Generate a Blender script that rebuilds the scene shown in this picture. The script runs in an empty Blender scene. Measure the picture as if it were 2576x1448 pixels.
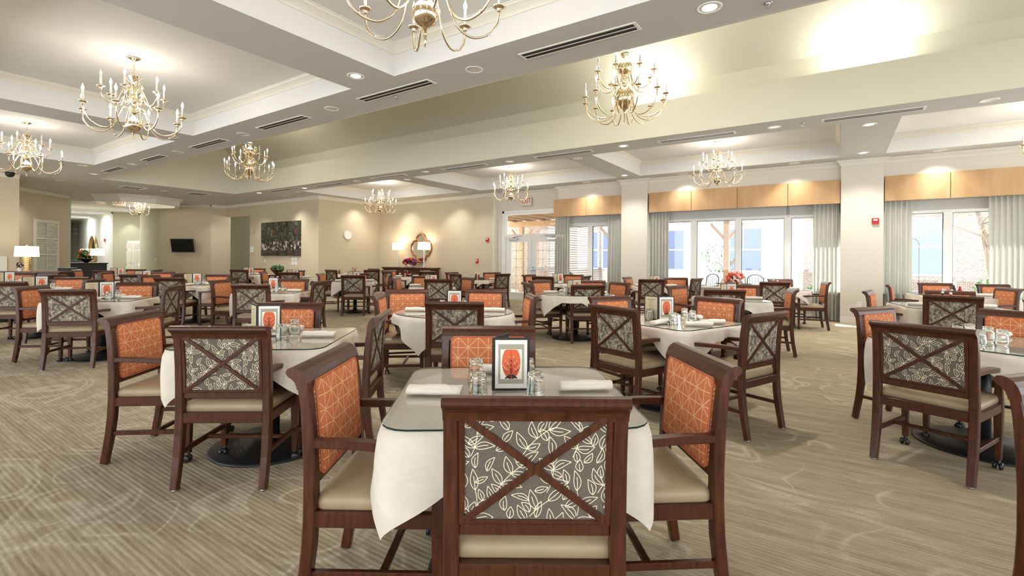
import bpy, math, random
from mathutils import Vector, Matrix
PI=math.pi
R=math.radians
col=bpy.context.scene.collection
random.seed(7)
# ------------------------------------------------------------------ camera model (2576x1448)
F=1218.4; CX=1288.0; CY=651.9; RL=0.0079; YAW=0.5942; EYE=1.33
FW=(-math.sin(YAW),math.cos(YAW)); RT=(math.cos(YAW),math.sin(YAW))
def ray(px,py):
    u=(px-CX)/F; v=(py-CY)/F; c,s=math.cos(RL),math.sin(RL)
    x=u*c+v*s; y=-u*s+v*c
    return (RT[0]*x+FW[0],RT[1]*x+FW[1],-y)
def at_z(px,py,z):
    r=ray(px,py); t=(z-EYE)/r[2]; return (r[0]*t,r[1]*t,z)
def at_y(px,py,Y):
    r=ray(px,py); t=Y/r[1]; return (r[0]*t,Y,EYE+r[2]*t)
def at_x(px,py,X):
    r=ray(px,py); t=X/r[0]; return (X,r[1]*t,EYE+r[2]*t)
def at_d(px,py,d):
    r=ray(px,py); return (r[0]*d,r[1]*d,EYE+r[2]*d)
def room(lat,d,z=0.0):
    return (lat*RT[0]+d*FW[0], lat*RT[1]+d*FW[1], z)

# ------------------------------------------------------------------ mesh builder
class MB:
    def __init__(s): s.v=[]; s.f=[]; s.m=[]; s.sm=[]
    def add(s,vs,fs,mat=0,smooth=False):
        o=len(s.v); s.v+= [tuple(v) for v in vs]
        for f in fs: s.f.append(tuple(i+o for i in f)); s.m.append(mat); s.sm.append(smooth)
    def box(s,x0,x1,y0,y1,z0,z1,mat=0,M=None):
        vs=[(x0,y0,z0),(x1,y0,z0),(x1,y1,z0),(x0,y1,z0),(x0,y0,z1),(x1,y0,z1),(x1,y1,z1),(x0,y1,z1)]
        if M is not None: vs=[tuple(M@Vector(v)) for v in vs]
        s.add(vs,[(0,3,2,1),(4,5,6,7),(0,1,5,4),(1,2,6,5),(2,3,7,6),(3,0,4,7)],mat)
    def cbox(s,x0,x1,y0,y1,z0,z1,c=.004,mat=0,M=None):
        """box with chamfered edges"""
        prof=[(x0+c,y0),(x1-c,y0),(x1,y0+c),(x1,y1-c),(x1-c,y1),(x0+c,y1),(x0,y1-c),(x0,y0+c)]
        inn=[(x0+c,y0+c),(x1-c,y0+c),(x1-c,y0+c),(x1-c,y1-c),(x1-c,y1-c),(x0+c,y1-c),(x0+c,y1-c),(x0+c,y0+c)]
        vs=[]
        for (p,z) in ((inn,z0),(prof,z0+c),(prof,z1-c),(inn,z1)):
            vs+=[(a,b,z) for a,b in p]
        if M is not None: vs=[tuple(M@Vector(v)) for v in vs]
        fs=[]
        for k in range(3):
            for i in range(8):
                j=(i+1)%8; fs.append((k*8+i,k*8+j,k*8+8+j,k*8+8+i))
        fs.append((7,5,3,1)); fs.append((24+1,24+3,24+5,24+7))
        s.add(vs,fs,mat)
    def quad(s,a,b,c,d,mat=0): s.add([a,b,c,d],[(0,1,2,3)],mat)
    def lathe(s,prof,n=16,c=(0,0,0),mat=0,smooth=True,cap=True,flute=0):
        vs=[];fs=[]
        for r,z in prof:
            for i in range(n):
                a=2*PI*i/n; rr=r*(1-(flute if i%2 else 0))
                vs.append((c[0]+rr*math.cos(a),c[1]+rr*math.sin(a),c[2]+z))
        for k in range(len(prof)-1):
            for i in range(n):
                j=(i+1)%n; fs.append((k*n+i,k*n+j,(k+1)*n+j,(k+1)*n+i))
        s.add(vs,fs,mat,smooth)
        if cap:
            o=len(s.v)-len(vs)
            if prof[0][0]>1e-5: s.f.append(tuple(o+i for i in range(n-1,-1,-1))); s.m.append(mat); s.sm.append(False)
            if prof[-1][0]>1e-5: s.f.append(tuple(o+(len(prof)-1)*n+i for i in range(n))); s.m.append(mat); s.sm.append(False)
    def tube(s,pts,r,n=8,mat=0,closed=False,cap=True):
        pts=[Vector(p) for p in pts]; m=len(pts); vs=[];fs=[]
        up=Vector((0,0,1)); prev=None
        for i,p in enumerate(pts):
            if closed: t=(pts[(i+1)%m]-pts[i-1])
            else: t=pts[min(i+1,m-1)]-pts[max(i-1,0)]
            t.normalize()
            if prev is None:
                a=up.cross(t)
                if a.length<.05: a=Vector((1,0,0)).cross(t)
                a.normalize()
            else:
                a=prev-t*prev.dot(t)
                if a.length<1e-6: a=Vector((1,0,0))
                a.normalize()
            prev=a; b=t.cross(a); rr=r[i] if isinstance(r,(list,tuple)) else r
            for k in range(n):
                q=2*PI*k/n; vs.append(p+a*(rr*math.cos(q))+b*(rr*math.sin(q)))
        for i in range(m if closed else m-1):
            i2=(i+1)%m
            for k in range(n):
                j=(k+1)%n; fs.append((i*n+k,i*n+j,i2*n+j,i2*n+k))
        o=len(s.v); s.add(vs,fs,mat,True)
        if cap and not closed:
            s.f.append(tuple(o+k for k in range(n-1,-1,-1))); s.m.append(mat); s.sm.append(False)
            s.f.append(tuple(o+(m-1)*n+k for k in range(n))); s.m.append(mat); s.sm.append(False)
    def sweep(s,pts,wdir,ws,ts,mat=0,ch=.25,smooth=False):
        """chamfered rectangular section along pts; width axis wdir fixed; ws widths, ts thicknesses"""
        pts=[Vector(p) for p in pts]; m=len(pts); W=Vector(wdir).normalized(); vs=[];fs=[]
        for i,p in enumerate(pts):
            t=(pts[min(i+1,m-1)]-pts[max(i-1,0)]).normalized()
            T=t.cross(W).normalized()
            w=(ws[i] if isinstance(ws,(list,tuple)) else ws)/2; th=(ts[i] if isinstance(ts,(list,tuple)) else ts)/2
            c=min(w,th)*ch
            for a,b in ((-w+c,-th),(w-c,-th),(w,-th+c),(w,th-c),(w-c,th),(-w+c,th),(-w,th-c),(-w,-th+c)):
                vs.append(p+W*a+T*b)
        for i in range(m-1):
            for k in range(8):
                j=(k+1)%8; fs.append((i*8+k,i*8+j,(i+1)*8+j,(i+1)*8+k))
        fs.append(tuple(range(7,-1,-1))); fs.append(tuple((m-1)*8+k for k in range(8)))
        s.add(vs,fs,mat,smooth)
    def extr(s,prof,x0,x1,mat=0,smooth=False,axis='x',M=None):
        """closed profile in (y,z) extruded along x"""
        n=len(prof)
        vs=[(x0,a,b) for a,b in prof]+[(x1,a,b) for a,b in prof]
        if axis=='y': vs=[(a,x0,b) for a,b in prof]+[(a,x1,b) for a,b in prof]
        if M is not None: vs=[tuple(M@Vector(v)) for v in vs]
        s.add(vs,[(i,(i+1)%n,n+(i+1)%n,n+i) for i in range(n)],mat,smooth)
        o=len(s.v)-2*n
        s.f.append(tuple(o+i for i in range(n-1,-1,-1))); s.m.append(mat); s.sm.append(False)
        s.f.append(tuple(o+n+i for i in range(n))); s.m.append(mat); s.sm.append(False)
    def rings(s,rgs,mat=0,smooth=True,top=True,bot=True):
        n=len(rgs[0]); vs=[p for r in rgs for p in r]; fs=[]
        for k in range(len(rgs)-1):
            for i in range(n):
                j=(i+1)%n; fs.append((k*n+i,k*n+j,(k+1)*n+j,(k+1)*n+i))
        if bot: fs.append(tuple(range(n-1,-1,-1)))
        if top: fs.append(tuple((len(rgs)-1)*n+i for i in range(n)))
        s.add(vs,fs,mat,smooth)
    def ball(s,c,r,n=10,mat=0,sz=1.0):
        prof=[(max(r*math.sin(PI*k/(n//2+2)),0.0001),-r*sz*math.cos(PI*k/(n//2+2))) for k in range(n//2+3)]
        s.lathe(prof,n,c,mat,True,False)
    def mesh(s,name,mats):
        me=bpy.data.meshes.new(name); me.from_pydata(s.v,[],s.f)
        for m in mats: me.materials.append(m)
        me.polygons.foreach_set('material_index',s.m); me.polygons.foreach_set('use_smooth',s.sm)
        me.update(); return me
    def build(s,name,mats,parent=None,loc=None,rz=0.0):
        if not isinstance(mats,(list,tuple)): mats=[mats]
        o=bpy.data.objects.new(name,s.mesh(name,mats)); col.objects.link(o)
        if parent is not None: o.parent=parent
        if loc is not None: o.location=loc
        o.rotation_euler=(0,0,rz); return o
def empty(name,loc=(0,0,0),rz=0.0,parent=None):
    o=bpy.data.objects.new(name,None); col.objects.link(o); o.location=loc; o.rotation_euler=(0,0,rz)
    o.empty_display_size=.1
    if parent is not None: o.parent=parent
    return o
def tag(o,label,cat,group=None,kind=None):
    if label: o['label']=label
    if cat: o['category']=cat
    if group: o['group']=group
    if kind: o['kind']=kind
    return o
def struct(o): o['kind']='structure'; return o
KIDS={}
def kids(o):
    if o.name not in KIDS: KIDS[o.name]=[c for c in list(bpy.data.objects) if c.parent==o]
    return KIDS[o.name]
def copy_tree(o,parent=None,loc=None,rz=None):
    c=o.copy(); col.objects.link(c)
    if parent is not None: c.parent=parent
    if loc is not None: c.location=loc
    if rz is not None: c.rotation_euler=(0,0,rz)
    for k in kids(o): copy_tree(k,c)
    return c
def catmull(P,n=6):
    P=[Vector(p) for p in P]; out=[]
    Q=[P[0]*2-P[1]]+P+[P[-1]*2-P[-2]]
    for i in range(1,len(Q)-2):
        for k in range(n):
            t=k/n; a,b,c,d=Q[i-1],Q[i],Q[i+1],Q[i+2]
            out.append(.5*((2*b)+(c-a)*t+(2*a-5*b+4*c-d)*t*t+(3*b-a-3*c+d)*t**3))
    out.append(P[-1]); return out

# ------------------------------------------------------------------ materials
def S(r,g,b):
    f=lambda c:(c/255/12.92) if c/255<=.04045 else ((c/255+.055)/1.055)**2.4
    return (f(r),f(g),f(b),1)
def mat(name,colr,rough=.6,metal=0,spec=.5,coat=0,trans=0,emit=None,es=0):
    m=bpy.data.materials.new(name); m.use_nodes=True; b=m.node_tree.nodes['Principled BSDF']
    b.inputs['Base Color'].default_value=colr; b.inputs['Roughness'].default_value=rough; b.inputs['Metallic'].default_value=metal
    b.inputs['Specular IOR Level'].default_value=spec; b.inputs['Coat Weight'].default_value=coat; b.inputs['Transmission Weight'].default_value=trans
    if emit: b.inputs['Emission Color'].default_value=emit; b.inputs['Emission Strength'].default_value=es
    return m
class NT:
    def __init__(s,m): s.m=m; s.t=m.node_tree; s.b=s.t.nodes.get('Principled BSDF')
    def n(s,ty,**k):
        x=s.t.nodes.new(ty)
        for a,v in k.items():
            if a in x.inputs: x.inputs[a].default_value=v
            else: setattr(x,a,v)
        return x
    def l(s,a,b): s.t.links.new(a,b)
    def math(s,op,a,b=None,clamp=False):
        x=s.t.nodes.new('ShaderNodeMath'); x.operation=op; x.use_clamp=clamp
        for i,v in enumerate((a,b)):
            if v is None: continue
            if isinstance(v,(int,float)): x.inputs[i].default_value=v
            else: s.l(v,x.inputs[i])
        return x.outputs[0]
    def coord(s,kind='Object',scale=None,rot=None):
        c=s.t.nodes.new('ShaderNodeTexCoord').outputs[kind]
        if scale or rot:
            mp=s.t.nodes.new('ShaderNodeMapping'); s.l(c,mp.inputs[0])
            if scale: mp.inputs['Scale'].default_value=scale
            if rot: mp.inputs['Rotation'].default_value=rot
            return mp.outputs[0]
        return c
    def noise(s,vec,scale,detail=3,rough=.5,dist=0):
        x=s.n('ShaderNodeTexNoise'); s.l(vec,x.inputs['Vector']); x.inputs['Scale'].default_value=scale; x.inputs['Detail'].default_value=detail
        x.inputs['Roughness'].default_value=rough; x.inputs['Distortion'].default_value=dist; return x.outputs['Fac']
    def ramp(s,fac,stops):
        x=s.t.nodes.new('ShaderNodeValToRGB'); s.l(fac,x.inputs[0]); e=x.color_ramp.elements
        while len(e)<len(stops): e.new(.5)
        for i,(p,c) in enumerate(stops): e[i].position=p; e[i].color=c
        return x.outputs['Color']
    def mix(s,fac,a,b):
        x=s.t.nodes.new('ShaderNodeMix'); x.data_type='RGBA'
        for i,v in ((0,fac),(6,a),(7,b)):
            if isinstance(v,(int,float,tuple)): x.inputs[i].default_value=v
            else: s.l(v,x.inputs[i])
        return x.outputs[2]
    def color(s,c): s.l(c,s.b.inputs['Base Color'])
    def bump(s,h,st=.2,dist=.01):
        x=s.t.nodes.new('ShaderNodeBump'); x.inputs['Strength'].default_value=st; x.inputs['Distance'].default_value=dist
        s.l(h,x.inputs['Height']); s.l(x.outputs[0],s.b.inputs['Normal'])
M={}
def wood(name,c1,c2,rough=.32):
    m=mat(name,c1,rough,coat=.12,spec=.4); t=NT(m); v=t.coord('Object',(1,1,1))
    mp=t.coord('Object',(30,30,3)); n=t.noise(mp,2.5,5,.6); t.color(t.ramp(n,[(.3,c1),(.7,c2)])); t.bump(n,.08,.002); return m
M['wood']=wood('dark_stained_wood',S(50,22,10),S(86,44,22))
M['wood2']=wood('brown_cabinet_wood',S(60,28,20),S(98,50,36))
def vinyl():
    m=mat('tan_vinyl',S(160,138,108),.42); t=NT(m); t.bump(t.noise(t.coord(),220,2),.08,.001)
    n=t.noise(t.coord(),6,2); t.color(t.ramp(n,[(.3,S(152,131,101)),(.7,S(166,144,113))])); return m
M['vinyl']=vinyl()
def orange():
    m=mat('orange_star_fabric',S(200,112,72),.8,spec=.2); t=NT(m); sx=t.n('ShaderNodeSeparateXYZ'); t.l(t.coord(),sx.inputs[0])
    P=.058
    u=t.math('DIVIDE',sx.outputs[0],P); w=t.math('DIVIDE',t.math('SUBTRACT',sx.outputs[2],.012),P)
    def dist(x):  # distance to nearest integer
        fr=t.math('FRACT',x); return t.math('MINIMUM',fr,t.math('SUBTRACT',1.0,fr))
    ds=[t.math('MULTIPLY',dist(u),P),t.math('MULTIPLY',dist(w),P),
        t.math('MULTIPLY',dist(t.math('MULTIPLY',t.math('ADD',u,w),.5)),P*1.414),
        t.math('MULTIPLY',dist(t.math('MULTIPLY',t.math('SUBTRACT',u,w),.5)),P*1.414)]
    d=ds[0]
    for q in ds[1:]: d=t.math('MINIMUM',d,q)
    line=t.math('SUBTRACT',1.0,t.math('GREATER_THAN',d,.0019))
    core=t.math('LESS_THAN',d,.0005)
    base=t.ramp(t.noise(t.coord(),180,2),[(.3,S(190,106,64)),(.7,S(210,128,84))])
    c=t.mix(line,base,S(230,186,146)); c=t.mix(t.math('MULTIPLY',core,.5),c,base)
    t.color(c); t.bump(line,.3,.001); return m
M['orange']=orange()
M['piping']=mat('orange_piping',S(188,100,64),.7)
def taupe():
    m=mat('taupe_fabric',S(96,86,76),.85); t=NT(m); t.color(t.ramp(t.noise(t.coord(),260,2),[(.3,S(86,77,68)),(.7,S(108,98,86))])); return m
M['taupe']=taupe(); M['thread']=mat('cream_thread',S(232,222,190),.7)
M['black']=mat('black_metal',(.012,.012,.013,1),.4,spec=.4)
M['blackplastic']=mat('black_plastic',(.015,.015,.015,1),.35)
M['steel']=mat('brushed_steel',(.55,.55,.55,1),.3,1)
M['brasswheel']=mat('brass_caster',(.35,.27,.15,1),.35,.8)
def cloth():
    m=mat('ivory_tablecloth',S(228,219,204),.8); t=NT(m); n=t.noise(t.coord(),7,3,.6,.6); t.color(t.ramp(n,[(.3,S(208,198,182)),(.7,S(220,211,196))])); t.bump(n,.35,.03); return m
M['cloth']=cloth(); M['napkin']=mat('cream_napkin',S(240,232,216),.85)
def glasstop():
    m=bpy.data.materials.new('clear_glass_sheet'); m.use_nodes=True; t=m.node_tree; t.nodes.clear()
    o=t.nodes.new('ShaderNodeOutputMaterial'); tr=t.nodes.new('ShaderNodeBsdfTransparent'); gl=t.nodes.new('ShaderNodeBsdfGlossy'); mx=t.nodes.new('ShaderNodeMixShader')
    tr.inputs[0].default_value=(.985,.995,.985,1); gl.inputs['Roughness'].default_value=.02
    ge=t.nodes.new('ShaderNodeNewGeometry'); dt=t.nodes.new('ShaderNodeVectorMath'); dt.operation='DOT_PRODUCT'; t.links.new(ge.outputs['Normal'],dt.inputs[0]); t.links.new(ge.outputs['Incoming'],dt.inputs[1])
    def mm(op,a,b=None):
        x=t.nodes.new('ShaderNodeMath'); x.operation=op
        for i,v in enumerate((a,b)):
            if v is None: continue
            if isinstance(v,(int,float)): x.inputs[i].default_value=v
            else: t.links.new(v,x.inputs[i])
        return x.outputs[0]
    # Schlick reflectance of a thin sheet, the same from both sides
    fr=mm('ADD',.05,mm('MULTIPLY',.95,mm('POWER',mm('SUBTRACT',1.0,mm('ABSOLUTE',dt.outputs['Value'])),4.2)))
    t.links.new(fr,mx.inputs[0]); t.links.new(tr.outputs[0],mx.inputs[1]); t.links.new(gl.outputs[0],mx.inputs[2]); t.links.new(mx.outputs[0],o.inputs[0]); return m
M['gtop']=glasstop(); M['gedge']=mat('green_glass_edge',(.004,.03,.022,1),.1)
def pane():
    m=bpy.data.materials.new('window_pane'); m.use_nodes=True; t=m.node_tree; t.nodes.clear()
    o=t.nodes.new('ShaderNodeOutputMaterial'); tr=t.nodes.new('ShaderNodeBsdfTransparent'); gl=t.nodes.new('ShaderNodeBsdfGlossy'); mx=t.nodes.new('ShaderNodeMixShader')
    tr.inputs[0].default_value=(.97,.99,1,1); gl.inputs['Roughness'].default_value=.02; mx.inputs[0].default_value=.05
    t.links.new(tr.outputs[0],mx.inputs[1]); t.links.new(gl.outputs[0],mx.inputs[2]); t.links.new(mx.outputs[0],o.inputs[0]); return m
M['pane']=pane()
def tumblerglass():
    m=bpy.data.materials.new('tumbler_glass'); m.use_nodes=True; t=m.node_tree; t.nodes.clear()
    o=t.nodes.new('ShaderNodeOutputMaterial'); g=t.nodes.new('ShaderNodeBsdfGlass'); g.inputs['Roughness'].default_value=0.0; g.inputs['IOR'].default_value=1.45; g.inputs[0].default_value=(.98,1,.99,1)
    t.links.new(g.outputs[0],o.inputs[0]); return m
M['glass']=tumblerglass()
M['paper']=mat('menu_paper',S(238,234,226),.7); M['paper2']=mat('beige_menu_paper',S(205,190,155),.7); M['mat_grey']=mat('grey_photo_mat',S(170,166,148),.8)
M['ink']=mat('menu_ink',S(90,80,70),.8); M['pic_orange']=mat('photo_orange',S(225,105,60),.6); M['pic_dark']=mat('photo_dark',S(50,35,30),.6); M['pic_white']=mat('photo_white',S(250,240,225),.6); M['pic_red']=mat('photo_red',S(165,50,35),.6)
M['brass']=mat('polished_brass',(.80,.66,.46,1),.09,1); M['candle']=mat('candle_sleeve',S(240,236,226),.4)
M['bulb']=mat('lit_bulb',(1,.9,.75,1),.3,emit=(1,.86,.66,1),es=14.0); M['bulboff']=mat('unlit_bulb',(.8,.8,.8,1),.1,spec=.8)
for k in('bulb',): M[k].cycles.emission_sampling='NONE'
M['lampshade']=mat('lit_lampshade',S(250,236,205),.8,emit=(1,.82,.58,1),es=1.6)
M['lens']=mat('downlight_lit',(1,1,1,1),.4,emit=(1,.93,.82,1),es=5.0); M['lens'].cycles.emission_sampling='NONE'
M['reflector']=mat('downlight_reflector',(.88,.88,.88,1),.25,.35)
def paint(name,c,bs=.06,sc=90,weave=False,rough=.75):
    m=mat(name,c,rough,spec=.3); t=NT(m)
    if weave:
        n=t.noise(t.coord('Object',(18,18,160)),2,3); 
        hi=tuple(min(1,x*1.05) for x in c[:3])+(1,); lo=tuple(x*.95 for x in c[:3])+(1,)
        t.color(t.ramp(n,[(.35,lo),(.65,hi)])); t.bump(n,bs,.003)
    else: t.bump(t.noise(t.coord(),sc,2),bs,.002)
    return m
M['wall']=paint('beige_wallcovering',S(208,195,168),.06,weave=True)
M['walllight']=paint('pale_wallcovering',S(218,211,196),.05,weave=True)
M['wallgrey']=paint('sage_grey_wall',S(192,189,166),.04)
M['wallblue']=paint('hall_grey_wall',S(214,212,206),.04)
M['ceil']=paint('ceiling_paint',S(230,229,225),.03)
M['soffit']=paint('soffit_paint',S(208,208,206),.03)
M['vault']=paint('vault_paint',S(216,213,194),.03)
M['trim']=mat('cream_trim_paint',S(232,228,214),.4)
M['white']=mat('white_paint',S(240,240,236),.4)
def carpet():
    m=mat('patterned_carpet',S(150,130,100),.95,spec=.1); t=NT(m); v=t.coord('Object')
    sx=t.n('ShaderNodeSeparateXYZ'); t.l(v,sx.inputs[0])
    wob=t.noise(t.coord('Object',(.5,.5,1)),1.0,2)
    yy=t.math('ADD',sx.outputs[1],t.math('MULTIPLY',wob,.05))
    rib=t.math('SINE',t.math('MULTIPLY',yy,2*PI/.027)); rib=t.math('ADD',t.math('MULTIPLY',rib,.5),.5)
    st=t.noise(t.coord('Object',(1.3,16,1)),1.0,5,.7); st2=t.noise(t.coord('Object',(6,75,1)),1.0,3,.6); fine=t.noise(v,150,2,.6)
    mixn=t.math('ADD',t.math('ADD',t.math('MULTIPLY',st,.45),t.math('MULTIPLY',st2,.35)),t.math('MULTIPLY',fine,.2))
    base=t.ramp(mixn,[(.34,S(130,114,92)),(.46,S(158,143,118)),(.56,S(178,165,140)),(.68,S(196,185,161))])
    base=t.mix(t.math('MULTIPLY',t.math('MULTIPLY',rib,t.math('ADD',st2,.0)),.42),base,S(118,99,78))
    a=t.noise(v,.75,1,.3,1.9); b=t.noise(v,1.7,1,.4,1.3)
    def line(val,c,w):
        d=t.math('ABSOLUTE',t.math('SUBTRACT',val,c)); return t.math('SUBTRACT',1.0,t.math('DIVIDE',d,w),True)
    ln=t.math('MAXIMUM',line(a,.5,.020),line(a,.575,.035)); ln=t.math('MAXIMUM',ln,line(b,.47,.028))
    msk=t.math('MULTIPLY',t.math('SUBTRACT',t.noise(v,1.1,2),.46),12.0,True); fz=t.noise(v,45,3,.7)
    k=t.math('MULTIPLY',t.math('MULTIPLY',ln,msk),t.math('MULTIPLY',t.math('SUBTRACT',fz,.25),1.9,True),True)
    t.color(t.mix(k,base,S(206,196,172))); f=t.noise(v,260,2); t.bump(t.math('ADD',t.math('MULTIPLY',rib,.5),t.math('MULTIPLY',f,.6)),.5,.005); return m
M['carpet']=carpet()
def satin():
    m=mat('gold_satin',S(190,152,108),.55,spec=.4); t=NT(m); n=t.noise(t.coord('Object',(3,3,.8)),2.2,2,.5,.4); t.color(t.ramp(n,[(.3,S(186,146,102)),(.7,S(198,160,116))])); t.bump(n,.25,.03); m.node_tree.nodes['Principled BSDF'].inputs['Sheen Weight'].default_value=.2; return m
M['valance']=satin()
def translucent(name,c,tr):
    m=mat(name,c,.8); t=m.node_tree; b=t.nodes['Principled BSDF']; o=[n for n in t.nodes if n.type=='OUTPUT_MATERIAL'][0]
    x=t.nodes.new('ShaderNodeBsdfTranslucent'); x.inputs[0].default_value=c; mx=t.nodes.new('ShaderNodeMixShader'); mx.inputs[0].default_value=tr
    t.links.new(b.outputs[0],mx.inputs[1]); t.links.new(x.outputs[0],mx.inputs[2]); t.links.new(mx.outputs[0],o.inputs[0]); return m
M['curtain']=translucent('silver_sage_curtain',S(198,198,188),.25); M['shade']=translucent('white_roller_shade',S(236,236,232),.4)
M['red']=mat('alarm_red',S(190,30,25),.4); M['exitred']=mat('exit_letter_red',S(190,25,22),.5); M['signwhite']=mat('sign_face',S(225,216,196),.5)
M['mirror']=mat('mirror_silver',(.85,.87,.85,1),.02,1); M['copper']=mat('copper_frame',(.45,.2,.09,1),.3,.8)
M['screen']=mat('tv_screen',(.006,.008,.007,1),.12)
def brick(name,c1,c2,mo,sc=4.5):
    m=mat(name,c1,.9); t=NT(m); x=t.n('ShaderNodeTexBrick'); t.l(t.coord('Object',(1,1,1),(R(90),0,0)),x.inputs[0]); x.inputs['Color1'].default_value=c1; x.inputs['Color2'].default_value=c2; x.inputs['Mortar'].default_value=mo; x.inputs['Scale'].default_value=sc; x.inputs['Mortar Size'].default_value=.02; t.color(x.outputs[0]); return m
M['brick']=brick('pale_brick',S(160,140,130),S(130,112,104),S(205,198,190)); M['siding']=mat('white_siding',S(238,238,234),.7)
M['cedar']=wood('cedar_timber',S(150,120,95),S(185,155,125),.7); M['leaf']=mat('green_leaf',S(70,110,60),.7); M['leaf2']=mat('pale_leaf',S(150,165,105),.7); M['bark']=mat('tree_bark',S(125,110,98),.9)
M['patio']=paint('patio_concrete',S(205,200,190),.2,30); M['winglass']=mat('outdoor_window_glass',S(120,137,178),.1)
M['pink']=mat('coral_petals',S(246,165,155),.7); M['crimson']=mat('crimson_petals',S(180,40,55),.7); M['plum']=mat('plum_petals',S(90,35,70),.7); M['redflower']=mat('orange_red_petals',S(220,80,50),.7)
M['terracotta']=mat('bronze_planter',S(110,80,60),.4,.3); M['ceramic']=mat('white_ceramic',S(230,226,218),.3); M['ketchup']=mat('red_sauce',S(170,25,20),.2); M['amber']=mat('dark_sauce',S(40,20,15),.15)
M['lampmirror']=mat('mosaic_mirror',(.7,.7,.68,1),.15,1); M['gold']=mat('gold_leaf',(.7,.5,.22,1),.3,1)
M['blinds']=mat('window_blinds',S(222,224,205),.6); M['darkslot']=mat('vent_slot',(.01,.01,.01,1),.6)
def forest():
    m=mat('forest_stream_print',S(40,38,30),.5); t=NT(m); v=t.coord('Object',(1,1,1)); sx=t.n('ShaderNodeSeparateXYZ'); t.l(v,sx.inputs[0])
    n=t.noise(v,7,6,.7,1.0); c=t.ramp(n,[(.35,S(18,16,13)),(.5,S(45,45,32)),(.6,S(96,98,70)),(.68,S(190,190,160))])
    n2=t.noise(v,9,3,.5,.4); rocks=t.ramp(n2,[(.48,S(25,20,17)),(.58,S(150,135,120)),(.7,S(235,230,220))])
    low=t.math('LESS_THAN',t.math('ABSOLUTE',t.math('SUBTRACT',sx.outputs[2],1.78)),.17); c=t.mix(low,c,rocks)
    wat=t.math('LESS_THAN',sx.outputs[2],1.60); c=t.mix(wat,c,t.ramp(t.noise(t.coord('Object',(1,1,4)),4,3),[(.4,S(20,18,16)),(.7,S(95,85,72))]))
    rd=t.math('MULTIPLY',t.math('GREATER_THAN',t.noise(v,2.4,2),.64),.6); c=t.mix(rd,c,t.ramp(n2,[(.4,S(60,25,15)),(.7,S(170,80,50))])); t.color(c); return m
M['forest']=forest()

# ------------------------------------------------------------------ room shell
ZC=3.54; ZT=3.9
def grid_plane(xs,ys,z,holes,mb,flip=False):
    for i in range(len(xs)-1):
        for j in range(len(ys)-1):
            cx=(xs[i]+xs[i+1])/2; cy=(ys[j]+ys[j+1])/2
            if any(h[0]<cx<h[1] and h[2]<cy<h[3] for h in holes): continue
            mb.quad((xs[i],ys[j],z),(xs[i],ys[j+1],z),(xs[i+1],ys[j+1],z),(xs[i+1],ys[j],z))
b=MB(); b.box(-42,8.5,-4.5,13.3,-.1,0); struct(b.build('floor',M['carpet']))
near=[(-15.0,-10.55,.8,4.06),(-9.79,-5.3,.8,4.06),(-4.49,0.0,.8,4.06),(.75,5.2,.8,4.06)]
far=[(-14.8,-10.36,9.36,12.35),(-9.6,-4.95,9.36,12.35),(-4.33,.01,9.36,12.35),(.77,5.2,9.36,12.35)]
VX0,VX1,VY0,VY1=-17.57,7.5,4.88,8.62
holes=near+far+[(VX0,VX1,VY0,VY1)]
xs=sorted({-42,8.5}|{h[0] for h in holes}|{h[1] for h in holes}); ys=sorted({-4.5,13.45}|{h[2] for h in holes}|{h[3] for h in holes})
b=MB(); grid_plane(xs,ys,ZC,holes,b); struct(b.build('ceiling',M['soffit']))
b=MB(); b.quad((-42,-4.5,6.4),(8.5,-4.5,6.4),(8.5,13.45,6.4),(-42,13.45,6.4)); b.quad((-42,13.45,3.54),(-42,13.45,6.4),(8.5,13.45,6.4),(8.5,13.45,3.54)); b.quad((-42,-4.5,3.54),(8.5,-4.5,3.54),(8.5,-4.5,6.4),(-42,-4.5,6.4)); struct(b.build('ceiling_roof_deck',M['soffit']))
CROWN=[(0,-.105),(.012,-.105),(.018,-.088),(.03,-.07),(.055,-.045),(.078,-.03),(.085,-.014),(.095,-.012),(.095,0),(0,0)]
def crown(mb,pts,z,side=1,closed=False,sc=1.0):
    """moulding along pts; profile goes to the left (side=1) of travel"""
    n=len(pts); P=[Vector((p[0],p[1])) for p in pts]; rings=[]
    for i in range(n):
        if closed or 0<i<n-1:
            a=(P[i]-P[i-1]).normalized(); c=(P[(i+1)%n]-P[i]).normalized()
        elif i==0: a=c=(P[1]-P[0]).normalized()
        else: a=c=(P[-1]-P[-2]).normalized()
        na=Vector((-a.y,a.x)); nc=Vector((-c.y,c.x)); m=(na+nc); m=m/max(m.dot(na),.2) if m.length>1e-6 else na
        rings.append([(P[i].x+m.x*u*side*sc,P[i].y+m.y*u*side*sc,z+w*sc) for u,w in CROWN])
    k=len(CROWN); vs=[q for r in rings for q in r]; fs=[]
    for i in range(n if closed else n-1):
        j=(i+1)%n
        for q in range(k): fs.append((i*k+q,i*k+(q+1)%k,j*k+(q+1)%k,j*k+q))
    mb.add(vs,fs)
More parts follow.
